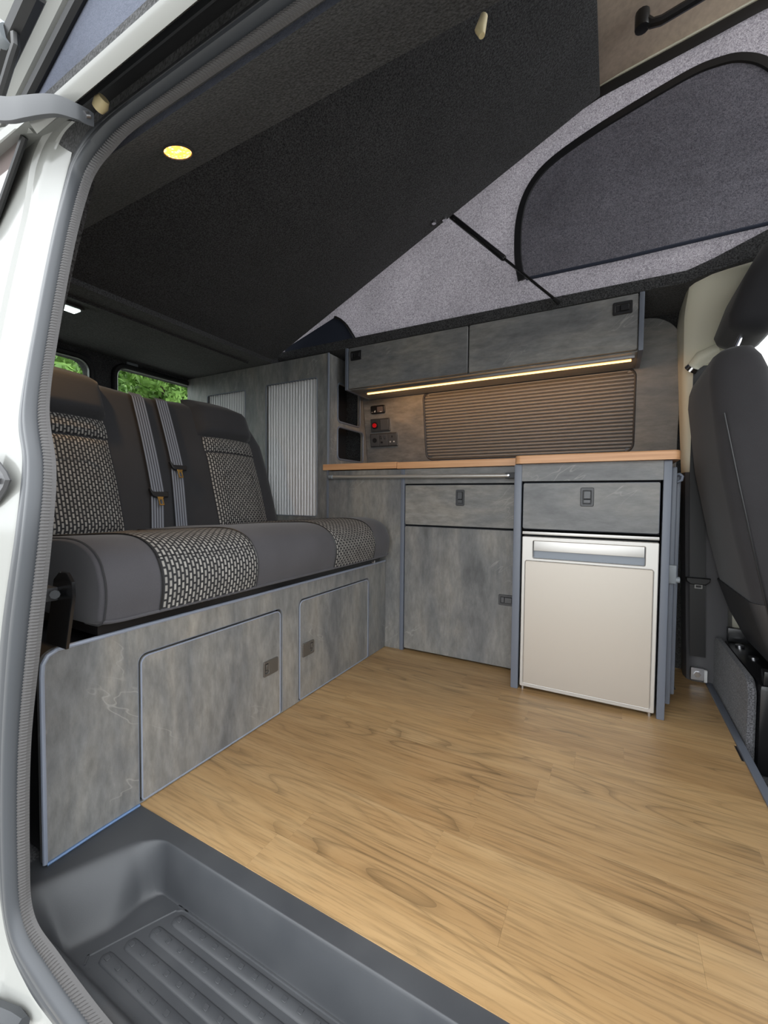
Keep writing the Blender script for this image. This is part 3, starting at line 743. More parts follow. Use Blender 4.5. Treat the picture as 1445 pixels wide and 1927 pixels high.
for ci, c in enumerate((.675, 1.325)):
    a0, b0 = c-.135, c+.135
    for nm, t0, t1 in (('back_insert', .02, .575), ('lumbar_band', .585, .700)):
        im = MB(); nu, nv = 14, 26
        def fn(u, v):
            y = a0+(b0-a0)*u+(.012*(1-2*u))*max(0, .35-abs(v-.9)) ; t = t0+(t1-t0)*v
            e = min(u, 1-u, ); ev = min(v, 1-v)*(t1-t0)*BL
            return bpt(y, t, .0025+.014*math.sqrt(min(1, e/.18))*math.sqrt(min(1, ev/.02)))
        im.grid(fn, nu, nv, lambda u, v: ((t0+(t1-t0)*v)*BL, a0+(b0-a0)*u)).build(nm, 'woven_insert', seat, smooth=70, fix=False)
    q = MB(); nu, nv = 14, 14
    def fh(u, v):
        y = a0-.012+(b0-a0+.024)*u; t = .705+.325*v
        e = math.sqrt(min(1, min(u, 1-u)/.09)); ev = math.sqrt(min(1, min(v, 1.02-v)/.12))
        return bpt(y, min(t, 1.0), -.004+.040*e*ev)+bdir*(BL*max(0, t-1.0))
    q.grid(fh, nu, nv).build('head_bolster', 'seat_back_fabric', seat, smooth=60)
    # curved stitch line on the woven panel
    MB().tube([bpt(c+sx*.085, t, .0175) for sx, t in [(1, .05), (1, .2), (1, .34), (.9, .395), (.6, .42), (-.6, .42), (-.9, .395), (-1, .34), (-1, .2), (-1, .05)]], .0012, 5).build('stitch_line', 'black_plastic', seat)
# hinge plate at the near end
hg = MB().plate([(-.935, .400), (-.862, .400), (-.835, .50), (-.838, .525), (-.855, .540), (-.88, .540), (-.90, .525)], (), .006, (0, .392, 0), (1, 0, 0), (0, 0, 1), .001)
hg.build('hinge_plate', 'black_metal', seat)
MB().box(-.935, -.885, .345, .387, .487, .512).build('hinge_tube', 'dark_plastic', seat, bev=.003)
MB().tube([(-.880, .380, .500), (-.868, .374, .502)], .008, 8).build('hinge_bolt', 'bracket_metal', seat)
MB().tube([(-.868, 1.503, .414), (-.858, 1.503, .414)], .006, 8).build('screw', 'chrome', seat)

# seat belts
def belt(label, ytop, ymid, ybot, tm):
    g = thing('seat_belt', label, 'seat belt', (-1.40, ymid, .56), 'seat belts of the bench')
    w = .0245
    def strip(pts, nm, offs):
        m_ = MB(); vv = []; uu = []; fs = []
        cum = 0
        for i, (y, t) in enumerate(pts):
            for k in range(7):
                yy_ = y-w+2*w*k/6; vv.append(bpt(yy_, t, offs)); uu.append((k/6, t*3))
        fs = [(i*7+k, (i+1)*7+k, (i+1)*7+k+1, i*7+k+1) for i in range(len(pts)-1) for k in range(6)]
        m_.add(vv, fs, uu); m_.build(nm, 'webbing', g, fix=False)
    n = 16
    strip([(ytop+(ymid-ytop)*i/n, .962+(tm-.962)*i/n) for i in range(n+1)], 'shoulder_webbing', .016)
    strip([(ymid+(ybot-ymid)*i/n, tm+(.03-tm)*i/n) for i in range(n+1)], 'lap_webbing', .010)
    o = bpt(ymid, tm, .016)
    U_ = Vector((0, 1, 0)); V_ = bdir
    MB().plate([(-.034, .018), (-.027, -.006), (-.018, -.014), (.030, -.014), (.036, .004), (.030, .006), (-.022, .006), (-.030, .022)], (), .010, o, U_, V_, .002).build('tongue_cover', 'black_plastic', g)
    MB().plate([(-.012, -.012), (-.009, -.020), (-.009, -.045), (.009, -.045), (.009, -.020), (.014, -.012)], [rr(-.005, -.040, .005, -.024, .001, 2)], .003, o+bnor*.006, U_, V_, .0006).build('latch_plate', 'brass', g)
belt('grey webbing seat belt with brass tongue hanging lower, nearer the doorway', .950, .945, .925, .245)
belt('grey webbing seat belt with brass tongue hanging higher, nearer the wardrobe', 1.045, 1.045, 1.020, .435)

# ------------------------------------------------------------------ tall cabinet with tambour doors
XT = -1.221
tall = thing('tall_cabinet', 'tall slate laminate wardrobe with grey fluted tambour doors behind the bench', 'wardrobe', (-1.7, 1.85, 0))
t1 = (-1.629, -1.287, .583, 1.268); t2 = (-2.085, -1.778, .583, 1.262)
MB().plate([(-2.26, .01), (XT-.002, .01), (XT-.002, 1.376), (-2.26, 1.376)], [rr(t1[0], t1[2], t1[1], t1[3], .012, 4), rr(t2[0], t2[2], t2[1], t2[3], .012, 4)], .016, (0, YK+.016, 0), (1, 0, 0), (0, 0, 1)).build('front_panel', 'laminate_upright', tall)
slm = None
for tt, ns in ((t1, 18), (t2, 16)):
    tb = MB().box(tt[0]-.01, tt[1]+.01, YK+.020, YK+.026, tt[2]-.01, tt[3]+.01).build('tambour', 'catch_button', tall)
    fr_ = rr(tt[0]+.001, tt[2]+.001, tt[1]-.001, tt[3]-.001, .012, 4); fr_.append(fr_[0])
    MB().tube([(p[0], YK+.001, p[1]) for p in fr_], .003, 6, False).build('tambour_edging', 'edge_trim', tall)
    pw = (tt[1]-tt[0]-.006)/ns
    for i in range(ns):
        x = tt[0]+.003+pw*(i+.5); w = pw*.43
        q = MB(); q.loft([[(x-w, YK+.020, z), (x-w*.75, YK+.013, z), (x-w*.3, YK+.009, z), (x+w*.3, YK+.009, z), (x+w*.75, YK+.013, z), (x+w, YK+.020, z)] for z in (tt[2]+.002, tt[3]-.002)], True)
        q.build('slat', 'slat_alu', tb, smooth=50)
Ylx = 2.03
# side panel x = XT facing +x : u = y, v = z
def cub(za, zb): 
    ya = 1.752; yb = wy((za+zb)/2)-.045
    return [(ya+(p[0]), p[1]) for p in rr(0, za, yb-ya, zb, .022, 5)]
h1, h2 = cub(1.060, 1.252), cub(.872, 1.035)
MB().plate([(YK+.016, .80), (wy(.80)-.003, .80), (wy(1.376)-.003, 1.376), (YK+.016, 1.376)], [h1, h2], .016, (XT-.016, 0, 0), (0, 1, 0), (0, 0, 1)).build('side_panel', 'laminate_upright', tall)
for h in (h1, h2):
    lp = h+[h[0]]
    MB().tube([(XT+.0005, p[0], p[1]) for p in lp], .005, 6, False).build('cubby_edging', 'edge_trim', tall)
MB().box(-1.55, XT-.10, YK+.05, 1.98, .83, 1.30).build('cubby_lining', 'dark_gap', tall)
MB().tube([(XT-.0015, YK+.002, .45), (XT-.0015, YK+.002, 1.376)], .006, 8).build('corner_trim', 'edge_trim', tall)

# ------------------------------------------------------------------ kitchen cabinet
kit = thing('kitchen_cabinet', 'low slate laminate kitchen cabinet with one drawer above one door', 'cabinet', (-.8, 1.85, 0))
XF0, XF1 = -.294, .147; XK = -.814
MB().box(XT+.004, XK-.006, YK, YK+.016, .001, .806).build('end_panel', 'laminate_upright', kit)
MB().box(XK+.006, XF0-.016, YK+.001, YK+.016, .742, .806).build('fascia', 'laminate_level', kit)
MB().box(XK-.010, XK+.008, YK-.004, YK+.018, .0, .806).build('upright_trim', 'edge_trim', kit, bev=.003)
MB().box(XT-.004, XT+.006, YK-.008, YK-.0045, .40, .806).build('corner_trim', 'edge_trim', kit, bev=.003)
MB().box(XK+.01, XF0-.016, YK+.024, 2.02, .02, .80).build('carcass', 'dark_gap', kit)
MB().box(XT+.004, XK-.006, YK+.02, 2.02, .02, .80).build('rear_carcass', 'body_dark', kit)
dr = MB().plate(rr(XK+.011, .5635, XF0-.024, .735, .006), (), .016, (0, YK+.016, 0), (1, 0, 0), (0, 0, 1), .0012).build('drawer', 'laminate_level', kit)
catch(dr, (-.552, YK, .682), (1, 0, 0), (0, 0, 1), .036, .066, (-.011, -.024, .011, .024))
dd = MB().plate(rr(XK+.011, .012, XF0-.024, .5555, .006), (), .016, (0, YK+.016, 0), (1, 0, 0), (0, 0, 1), .0012).build('door', 'laminate_upright', kit)
catch(dd, (-.357, YK, .281), (1, 0, 0), (0, 0, 1), .062, .042, (-.022, -.012, .022, .012))
for (ob, lo) in ((dr, rr(XK+.011, .5635, XF0-.024, .735, .006)), (dd, rr(XK+.011, .012, XF0-.024, .5555, .006))):
    lo = [(p[0]+.0012*(1 if p[0] < -.56 else -1), p[1]+.0012*(1 if p[1] < (lo[0][1]+lo[-1][1])/2 else -1)) for p in lo]; lo = lo+[lo[0]]; MB().tube([(p[0], YK+.0012, p[1]) for p in lo], .0011, 5, False).build('edging', 'edge_trim', ob)

# ------------------------------------------------------------------ fridge cabinet and fridge
fc = thing('fridge_cabinet', 'slate laminate cabinet with a top drawer framing the fridge', 'cabinet', (-.07, 1.8, 0))
for a, b in ((XF0-.014, XF0+.012), (XF1-.012, XF1+.010)):
    MB().box(a, b, YF, YF+.02, .0, .802).build('post_edge', 'edge_trim', fc, bev=.004)
    MB().box(a+.004, b-.004, YF+.018, 2.03, .0, .800).build('side_panel', 'laminate_upright', fc)
MB().box(XF0+.012, XF1-.012, YF+.004, YF+.018, .742, .802).build('fascia', 'laminate_level', fc)
dr = MB().plate(rr(-.276, .576, .128, .735, .006), (), .016, (0, YF+.016, 0), (1, 0, 0), (0, 0, 1), .0012).build('drawer', 'laminate_level', fc)
lo = rr(-.275, .577, .127, .734, .006); lo = lo+[lo[0]]; MB().tube([(p[0], YF+.0012, p[1]) for p in lo], .0011, 5, False).build('edging', 'edge_trim', dr)
catch(dr, (-.0735, YF, .688), (1, 0, 0), (0, 0, 1), .040, .062, (-.012, -.023, .012, .021))
MB().box(XF0+.014, XF1-.016, YF+.03, 2.02, .57, .80).build('drawer_box', 'dark_gap', fc)
MB().box(.1365, .142, YF+.004, YF+.02, .575, .645).build('hinge', 'steel', fc)
fr = thing('fridge', 'silver compact fridge with recessed full-width handle under the drawer', 'fridge', (-.07, 1.75, 0))
MB().box(-.276, .129, YF+.030, 1.98, .02, .562).build('body', 'dark_gap', fr)
MB().box(-.277, .130, YF+.004, YF+.028, .556, .566).build('top_rail', 'fridge_silver', fr, bev=.0015)
rec = rr(-.240, .474, .094, .534, .004)
MB().plate(rr(-.277, .014, .130, .549, .005), [rec], .024, (0, YF+.026, 0), (1, 0, 0), (0, 0, 1), .002).build('door', 'fridge_silver', fr)
hb = MB().box(-.242, .096, YF+.020, YF+.025, .472, .536).build('handle_recess', 'fridge_recess', fr)
MB().loft([[(x, YF+.004, .500), (x, YF+.006, .534), (x, YF+.018, .534), (x, YF+.018, .508), (x, YF+.010, .499)] for x in (-.238, .092)], True).build('handle', 'fridge_silver', fr, bev=.001)
MB().plate(rr(-.264, .028, .116, .463, .006), (), .0022, (0, YF+.0022, 0), (1, 0, 0), (0, 0, 1), .001).build('door_panel', 'fridge_panel', fr)
q = rr(-.2655, .0265, .1175, .4645, .007); q.append(q[0]); MB().tube([(p[0], YF+.0015, p[1]) for p in q], .0014, 5, False).build('panel_bead', 'fridge_silver', fr)
for x in (-.268, .118): MB().tube([(x, YF+.016, 0), (x, YF+.016, .015)], .006, 10).build('foot', 'steel', fr)
# worktops
def top(name, label, u0, u1, y0, z0, z1, r):
    m_ = MB().plate(rr(u0, -2.035, u1, -y0, (0, 0, r[1], r[0]), 7), (), z1-z0, (0, 0, z0), (1, 0, 0), (0, -1, 0), .003)
    return m_
def topmesh(label, x0, x1, y0, z0, z1, rad, notch=False):
    pts = [(a, b) for a, b in rr(x0, y0, x1, 2.035, (rad, rad, 0, 0), 7)]
    if notch: pts = [(x0, y0), (x1, y0), (x1, 2.035), (x0+.0195, 2.035), (x0+.0195, 1.666), (x0, 1.666)]
    m_ = MB().plate(pts, (), z1-z0, (0, 0, z0), (1, 0, 0), (0, 1, 0), .0015 if notch else .003)
    t = thing('worktop', label, 'worktop', ((x0+x1)/2, 1.85, z0))
    m_.build('slab', 'beech_edge', t)
    MB().box(x0+.022, x1-.012, y0+.02, 2.02, z1-.0004, z1+.0012).build('laminate_top', 'laminate_level', t)
topmesh('short beech-edged worktop lid beside the wardrobe', -1.238, -.8385, 1.656, .810, .838, 0, True)
topmesh('long beech-edged worktop lid over the kitchen drawer', -.8365, -.305, 1.658, .808, .836, 0)
topmesh('raised beech worktop with rounded corners over the fridge', -.3045, .176, 1.512, .8025, .830, .022)
# towel rail
twl = thing('towel_rail', 'slim chrome rail across the kitchen cabinet under the worktop', 'rail', (-.77, 1.65, .76))
MB().tube([(-1.188, 1.650, .776), (-.352, 1.650, .769)], .0078, 12).build('rail', 'fridge_silver', twl)
e = MB(); e.tube([(-1.205, 1.656, .776), (-1.195, 1.650, .776), (-1.176, 1.650, .776), (-1.172, 1.650, .776)], [.006, .0105, .0105, .007], 12); e.build('end_bracket', 'grey_clip', twl)
MB().plate(rr(-.366, .758, -.322, .780, .004), (), .010, (0, 1.655, 0), (1, 0, 0), (0, 0, 1), .002).build('clamp', 'bracket_metal', twl)
MB().tube([(-.352, 1.647, .770), (-.352, 1.642, .770)], .004, 8).build('clamp_screw', 'steel', twl)

# tambour blind in the wall panel
bl = thing('window_blind', 'wide ribbed metal blind set into the wall behind the worktop', 'blind', (-.395, 2.0, .88))
hgt = wl(1.216)-wl(.882); ns = 22
MB().plate(rr(-.862, wl(.880), .072, wl(1.218), .035, 6), (), .002, (0, wy(.80)+.004, .80), (1, 0, 0), Vl).build('backing', 'slat_dark', bl)
W_ = Vector((1, 0, 0)).cross(Vl)
for i in range(ns):
    v0 = wl(.882)+.001+(hgt-.002)*i/ns; v1 = wl(.882)+.001+(hgt-.002)*(i+1)/ns
    dtop = min(hgt-(v1-wl(.882)), v0-wl(.882)); ins_ = .035-math.sqrt(max(0, .035**2-(.035-min(.035, max(0, dtop)))**2))
    xa, xb = -.858+ins_, .068-ins_; c = (v0+v1)/2; h = (v1-v0)*.48
    O_ = Vector((0, wy(.80)+.001, .80))
    sec = [(-h, 0), (-h*.8, .004), (-h*.35, .0066), (h*.35, .0066), (h*.8, .004), (h, 0)]
    MB().loft([[O_+Vector((x, 0, 0))+Vl*(c+a)+W_*b for a, b in sec] for x in (xa, xb)], True).build('slat', 'slat_dark', bl, smooth=50)
lo = rr(-.860, wl(.882), .070, wl(1.216), .035, 6); lo.append(lo[0])
O_ = Vector((0, wy(.80), .80)); MB().tube([O_+Vector((p[0], 0, 0))+Vl*p[1]+W_*.0095 for p in lo], .0045, 6, False).build('frame', 'dark_plastic', bl)

# sockets on the wall panel
def wp_org(x, z): return Vector((x, wy(.80), .80))+Vl*wl(z)+W_*.0102
cp = thing('heater_display', 'small black control display topmost on the wall by the wardrobe', 'control', tuple(wp_org(-1.128, 1.14)))
o = wp_org(-1.126, 1.158)
MB().plate(rr(-.043, -.022, .043, .022, .008), (), .010, o, (1, 0, 0), Vl, .003).build('case', 'black_plastic', cp)
MB().plate(rr(-.002, -.014, .034, .014, .003), (), .001, o+W_*.010, (1, 0, 0), Vl).build('screen', 'glass_tint', cp)
q = MB(); q.plate([(-.024, -.013), (-.014, -.002), (-.012, -.013)], (), .0008, o+W_*.0101, (1, 0, 0), Vl); q.plate(rr(-.036, -.014, -.032, -.010, .001, 2), (), .0008, o+W_*.0101, (1, 0, 0), Vl); q.plate(rr(.014, -.014, .026, -.011, .001, 2), (), .0008, o+W_*.0112, (1, 0, 0), Vl)
q.build('symbol', 'white_print', cp)
sw = thing('switch_plate', 'dark double plate with red round button between display and sockets', 'switch', tuple(wp_org(-1.12, 1.04)))
o = wp_org(-1.118, 1.076)
MB().plate(rr(-.058, -.035, .058, .035, .004), (), .008, o, (1, 0, 0), Vl, .002).build('plate', 'catch_grey', sw)
MB().plate(rr(.004, -.028, .052, .028, .002), (), .003, o+W_*.008, (1, 0, 0), Vl, .001).build('rocker', 'catch_button', sw)
MB().tube([o+Vector((-.031, 0, 0))+W_*.007, o+Vector((-.031, 0, 0))+W_*.013], .019, 20).build('bezel', 'black_plastic', sw, bev=.002)
MB().tube([o+Vector((-.031, 0, 0))+W_*.012, o+Vector((-.031, 0, 0))+W_*.018], .0125, 20).build('button', 'red_button', sw, bev=.002)
MB().box(o.x+.057, o.x+.060, o.y-.010, o.y-.001, o.z-.034, o.z+.034).build('edge', 'steel', sw)
so = thing('socket_plate', 'dark triple socket plate lowest on the wall just above the worktop', 'socket', tuple(wp_org(-1.104, .96)))
o = wp_org(-1.103, .997)
MB().plate(rr(-.083, -.036, .083, .036, .004), (), .008, o, (1, 0, 0), Vl, .002).build('plate', 'catch_grey', so)
for k in range(3):
    MB().plate(rr(-.079+.054*k, -.031, -.029+.054*k, .031, .002), (), .002, o+W_*.008, (1, 0, 0), Vl, .0008).build('module', 'catch_button', so)
MB().tube([o+Vector((-.054, 0, 0))+W_*.008, o+Vector((-.054, 0, 0))+W_*.0115], .013, 16).build('power_socket', 'dark_gap', so)
q = MB(); q.plate(rr(-.020, .004, -.006, .012, .001, 2), (), .0006, o+W_*.0102, (1, 0, 0), Vl); q.plate(rr(.004, .004, .014, .022, .001, 2), (), .0006, o+W_*.0102, (1, 0, 0), Vl); q.plate(rr(-.020, .016, -.010, .022, .001, 2), (), .0006, o+W_*.0102, (1, 0, 0), Vl)
q.build('usb_print', 'steel', so)
q = MB(); q.plate(rr(-.018, -.018, -.004, -.008, .002, 2), (), .0006, o+W_*.0102, (1, 0, 0), Vl); q.plate(rr(.051, .010, .057, .020, .001, 2), (), .0006, o+W_*.0102, (1, 0, 0), Vl)
q.build('port', 'dark_gap', so)
for x in (.042, .064): MB().tube([o+Vector((x, 0, 0))-Vl*.012+W_*.009, o+Vector((x, 0, 0))-Vl*.012+W_*.0115], .0042, 10).build('pin_shutter', 'white_print', so)
MB().box(o.x+.082, o.x+.085, o.y-.010, o.y-.001, o.z-.034, o.z+.036).build('edge', 'steel', so)

# ------------------------------------------------------------------ overhead locker and its light strip
YL = 1.738
lk = thing('overhead_locker', 'long slate laminate wall locker with two lift-up flaps above the blind', 'locker', (-.54, 1.85, 1.2))
MB().box(-1.150, .066, YL+.018, 1.965, 1.205, 1.400).build('carcass', 'laminate_level', lk)
for a, b in ((-1.166, -1.150), (.066, .082)):
    MB().box(a, b, YL-.004, 1.965, 1.203, 1.406).build('end_panel', 'edge_trim', lk, bev=.003)
for k, (a, b) in enumerate(((-1.147, -.5505), (-.5445, .063))):
    f_ = MB().plate(rr(a, 1.209, b, 1.404, .005), (), .016, (0, YL+.016, 0), (1, 0, 0), (0, 0, 1), .0015).build('flap', 'laminate_level', lk)
    catch(f_, ((-1.104, YL, 1.364), (.015, YL, 1.362))[k], (1, 0, 0), (0, 0, 1), .062, .045, ((-.022, -.012, .022, .012)), ('black_plastic', 'black_plastic'))
ld = thing('led_strip', 'glowing warm LED strip in a channel under the overhead locker', 'light strip', (-.5, 1.80, 1.19))
MB().loft([[(x, 1.788, 1.2045), (x, 1.788, 1.196), (x, 1.795, 1.192), (x, 1.807, 1.192), (x, 1.814, 1.196), (x, 1.814, 1.2045)] for x in (-1.085, .058)], True).build('channel', 'steel', ld)
MB().box(-1.075, .048, 1.7955, 1.8045, 1.1885, 1.1915).build('diffuser', 'led_warm', ld)
la = bpy.data.lights.new('strip_light', 'AREA'); la.shape = 'RECTANGLE'; la.size = 1.12; la.size_y = .012; la.energy = .6; la.color = (1, .52, .20)
lao = bpy.data.objects.new('strip_light', la); col.objects.link(lao); lao.parent = ld; lao.location = (-.0135, .012, .0)
lao.rotation_euler = Vector((0, .75, -.66)).to_track_quat('-Z', 'X').to_euler(); lao.rotation_euler = (math.radians(49), 0, 0)
def downlight(label, x, y, z, mat, nrm, r=.026, power=0, colr=(1, .6, .25)):
    t = thing('ceiling_lamp', label, 'lamp', (x, y, z))
    n = Vector(nrm).normalized(); c = Vector((x, y, z)); a = n.orthogonal().normalized(); b = n.cross(a)
    ringf = lambda rad, h: [c+n*h+(a*math.cos(2*math.pi*k/24)+b*math.sin(2*math.pi*k/24))*rad for k in range(24)]
    MB().loft([ringf(r*1.12, -.002), ringf(r*1.14, .003), ringf(r*1.0, .005), ringf(r*.96, .003)], True, False).build('bezel', 'dark_plastic', t)
    MB().loft([ringf(r*.97, -.001), ringf(r*.97, .003), ringf(r*.6, .0045)], True).build('lens', mat, t)
    if power:
        l = bpy.data.lights.new('lamp_light', 'SPOT'); l.energy = power; l.color = colr; l.spot_size = math.radians(130); l.spot_blend = .8; l.shadow_soft_size = .02
        lo_ = bpy.data.objects.new('lamp_light', l); col.objects.link(lo_); lo_.parent = t; lo_.location = n*.012
        lo_.rotation_euler = n.to_track_quat('-Z', 'Y').to_euler()
    return t
downlight('round warm ceiling downlight glowing above the doorway', -.790, .566, 1.3775, 'lamp_warm', (0, .30, -1), .027, .6)
downlight('round warm ceiling downlight above the near end of the bench', -1.50, .560, 1.3755, 'lamp_warm', (0, .30, -1), .027, 3.5)
l2 = thing('rear_lamp', 'small cool white lamp on the rear headlining', 'lamp', (-1.80, .838, 1.382))
MB().box(-1.832, -1.768, .80, .875, 1.374, 1.385).build('case', 'dark_plastic', l2, bev=.003)
MB().box(-1.822, -1.778, .81, .865, 1.370, 1.374).build('lens', 'lamp_cool', l2, bev=.001)
MB().box(-2.285, -2.265, 1.32, 1.38, 1.36, 1.385).build('latch_cover', 'grey_clip', rear, bev=.003)

# ------------------------------------------------------------------ folded table beside the fridge cabinet
ft = thing('folding_table', 'grey-edged folding table stowed upright against the fridge cabinet', 'table', (.18, 1.8, 0))
MB().box(.160, .176, 1.590, 1.96, .030, .785).build('table_top', 'edge_trim', ft, bev=.005)
MB().box(.178, .192, 1.640, 1.95, .045, .760).build('leg_frame', 'edge_trim', ft, bev=.005)
MB().box(.154, .180, 1.572, 1.592, .420, .478).build('clip', 'grey_clip', ft, bev=.003)
MB().tube([(.178, 1.582, .432), (.190, 1.582, .432)], .010, 12).build('clip_knob', 'grey_clip', ft, bev=.003)
MB().tube([(.176, 1.63, .762), (.186, 1.625, .764), (.193, 1.62, .756), (.191, 1.62, .744), (.180, 1.625, .738)], .004, 8).build('loop', 'edge_trim_pale', ft)
MB().plate([(.192, 0.003), (.215, .003), (.204, .022), (.192, .024)], (), .05, (0, 1.85, 0), (1, 0, 0), (0, 0, 1), .002).build('foot', 'bracket_metal', ft)

# ------------------------------------------------------------------ driver's seat and belt
ds = thing('driver_seat', 'dark grey cab seat seen from behind on a carpeted box', 'car seat', (.5, 1.70, -.08))
def soft(mb, rows):   # rows: list of (centre, U, V, hu, hv) rounded-rectangle sections
    rings = []
    for c, U_, V_, hu, hv, r in rows:
        c = Vector(c); U_ = Vector(U_); V_ = Vector(V_)
        rings.append([c+U_*p[0]+V_*p[1] for p in rr(-hu, -hv, hu, hv, r, 5)])
    return mb.loft(rings, True)
sl = Vector((-.20, 0, 1)).normalized(); sn = Vector((sl.z, 0, -sl.x))
rows = []
for t, hy, hx in ((0, .19, .055), (.03, .215, .07), (.12, .235, .078), (.35, .24, .08), (.60, .243, .078), (.76, .24, .07), (.86, .238, .066), (.91, .230, .058), (.945, .212, .044), (.96, .18, .024)):
    c = Vector((.455, 1.70, .27))+sl*(t*.895)
    c.x += .012*math.sin(math.pi*t)*-1
    rows.append((c, (0, 1, 0), sn, hy, hx, min(hx*.85, .05)))
soft(MB(), rows).build('backrest', 'cab_seat_fabric', ds, smooth=60)
MB().tube([(.382-.20*.0, 1.462, .33), (.345, 1.459, .50), (.30, 1.458, .72), (.262, 1.460, .92)], .0022, 6).build('backrest_seam', 'black_plastic', ds)
soft(MB(), [((.475, 1.70, .20), (0, 1, 0), (1, 0, 0), .20, .055, .03), ((.45, 1.70, .29), (0, 1, 0), (1, 0, 0), .225, .075, .04), ((.42, 1.70, .40), (0, 1, 0), (1, 0, 0), .232, .083, .04)]).build('lower_cover', 'dark_plastic', ds, smooth=60)
hl = Vector((.38, 0, 1)).normalized(); hn = Vector((hl.z, 0, -hl.x)); rows = []
for t, hy, hx in ((0, .08, .025), (.03, .115, .048), (.12, .14, .062), (.5, .148, .068), (.85, .135, .06), (.96, .10, .045), (1, .06, .02)):
    rows.append((Vector((.335, 1.70, 1.178))+hl*(t*.27), (0, 1, 0), hn, hy, hx, min(hx*.8, .04)))
soft(MB(), rows).build('headrest', 'headrest_fabric', ds, smooth=60)
for y in (1.64, 1.76): MB().tube([(.300, y, 1.10), (.318, y, 1.15), (.336, y, 1.20)], .007, 10).build('headrest_post', 'chrome', ds)
soft(MB(), [((.62, 1.70, .24), (0, 1, 0), (1, 0, 0), .20, .20, .05), ((.64, 1.70, .30), (0, 1, 0), (1, 0, 0), .235, .235, .06), ((.64, 1.70, .36), (0, 1, 0), (1, 0, 0), .235, .235, .06), ((.64, 1.70, .40), (0, 1, 0), (1, 0, 0), .20, .20, .05)]).build('seat_cushion', 'cab_seat_fabric', ds, smooth=60)
MB().plate(rr(1.50, -.08, 1.945, .182, (0, 0, .04, .05), 6), (), .02, (.345, 0, 0), (0, 1, 0), (0, 0, 1), .006).build('carpet_cover', 'carpet_grey', ds)
MB().tube([(.3645, 1.655, .045), (.3685, 1.655, .045)], .040, 24).build('speaker_ring', 'dark_plastic', ds)
MB().box(.368, .86, 1.495, 1.93, -.08, .175).build('seat_box', 'black_metal', ds, bev=.015)
MB().box(.375, .84, 1.90, 1.925, .176, .225).build('seat_rail', 'black_metal', ds, bev=.003)
MB().box(.375, .84, 1.49, 1.52, .176, .215).build('seat_rail', 'black_metal', ds, bev=.003)
for (x, y) in ((.40, 1.86), (.41, 1.74)): MB().tube([(x, y, .175), (x, y, .180)], .013, 12).build('rivet', 'steel', ds)
MB().tube([(.40, 1.445, .40), (.405, 1.435, .40)], .035, 20).build('recline_knob', 'chrome', ds, bev=.004)
sb = thing('cab_belt', 'black cab seat belt hanging down the door pillar', 'seat belt', (.29, 1.92, .03))
wb_ = MB(); pts = [(.268, 1.16, 1.875), (.275, .78, 1.930), (.284, .40, 1.924), (.292, .10, 1.920)]
wb_.loft([[(x-.024, y-.004, z), (x+.024, y-.004, z), (x+.024, y, z), (x-.024, y, z)] for x, z, y in pts], True).build('webbing', 'black_plastic', sb)
MB().plate([(-.038, .010), (.038, .010), (.036, -.004), (.022, -.016), (-.022, -.016), (-.036, -.004)], (), .012, (.2845, 1.918, .385), (1, 0, 0), (0, 0, 1), .003).build('tongue_cover', 'black_plastic', sb)
MB().plate(rr(-.010, -.030, .014, -.012, .002), [rr(-.006, -.026, .010, -.018, .001, 2)], .003, (.2845, 1.912, .385), (1, 0, 0), (0, 0, 1)).build('latch_plate', 'chrome', sb)
MB().plate(rr(.272, .010, .314, .058, .004), (), .008, (0, 1.924, 0), (1, 0, 0), (0, 0, 1), .002).build('anchor', 'steel', sb)
MB().tube([(.293, 1.916, .034), (.293, 1.910, .034)], .011, 6).build('anchor_bolt', 'chrome', sb)
MB().box(.312, .322, 1.905, 1.918, .010, .055).build('anchor_tab', 'white_print', sb, bev=.002)
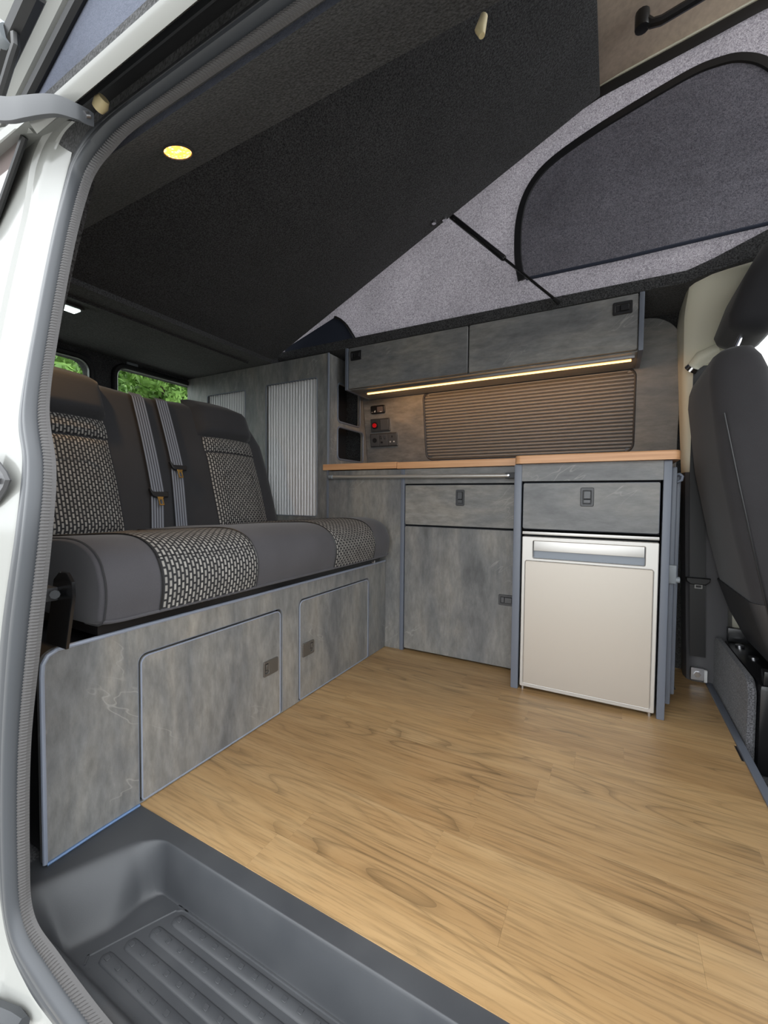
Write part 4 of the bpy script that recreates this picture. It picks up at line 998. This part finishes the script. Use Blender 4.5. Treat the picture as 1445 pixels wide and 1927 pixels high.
# belt guide on the pillar
bg = MB(); bg.tube([(.240, 1.862, 1.156), (.262, 1.845, 1.180), (.31, 1.835, 1.20)], [.018, .026, .022], 14); bg.build('belt_guide', 'cream_plastic', pil)
MB().tube([(.234, 1.858, 1.146), (.242, 1.850, 1.156)], [.022, .020], 16).build('belt_guide_ring', 'chrome', pil)

# ------------------------------------------------------------------ trees behind the van
def tree(label, x, y, h, rad, mat, seed):
    rnd = random.Random(seed); t = thing('tree', label, 'tree', (x, y, -.6), 'trees behind the van')
    MB().tube([(x, y, -.6), (x+.05, y, .6), (x, y+.1, h*.7)], [.12, .10, .05], 8).build('trunk', 'bark', t)
    f = MB(); vs_, fs_ = [], []
    blobs = []
    for _ in range(90):
        a_ = rnd.random()*6.283; q_ = rad*.66*math.sqrt(rnd.random()); blobs.append((x+q_*math.cos(a_), y+q_*math.sin(a_), .3+(h-.3)*rnd.random()**.8, rad*rnd.uniform(.2, .31)))
    for bx, by, bz, br in blobs:
        for _ in range(170):
            d = Vector((rnd.gauss(0, 1), rnd.gauss(0, 1), rnd.gauss(0, 1))).normalized(); p = Vector((bx, by, bz))+d*br*rnd.uniform(.7, 1.05)
            a = (d+Vector((rnd.gauss(0, .5), rnd.gauss(0, .5), rnd.gauss(0, .5)-.3))).normalized(); b = a.orthogonal().normalized(); s_ = rnd.uniform(.035, .075)
            b = (b*math.cos(rnd.random()*6)+a.cross(b)*math.sin(rnd.random()*6)).normalized(); c = a.cross(b)
            k = len(vs_); vs_ += [p-b*s_*1.3, p+c*s_*.5, p+b*s_*1.3, p-c*s_*.5]; fs_.append((k, k+1, k+2, k+3))
    f.add(vs_, fs_); fo = f.build('foliage', mat, t, fix=False); fo['kind'] = 'stuff'
tree('broad bright green tree seen through the right rear window', -7.2, 4.75, 4.4, 1.05, 'leaf_a', 1)
tree('tall darker green tree farther back between the other trees', -10.2, 5.6, 5.6, 1.7, 'leaf_b', 2)
tree('green tree seen through the left rear window', -7.0, 2.6, 4.2, 1.0, 'leaf_a', 3)
tree('dense green tree on the right, half hidden by the wardrobe', -7.4, 6.9, 4.4, 1.05, 'leaf_b', 4)
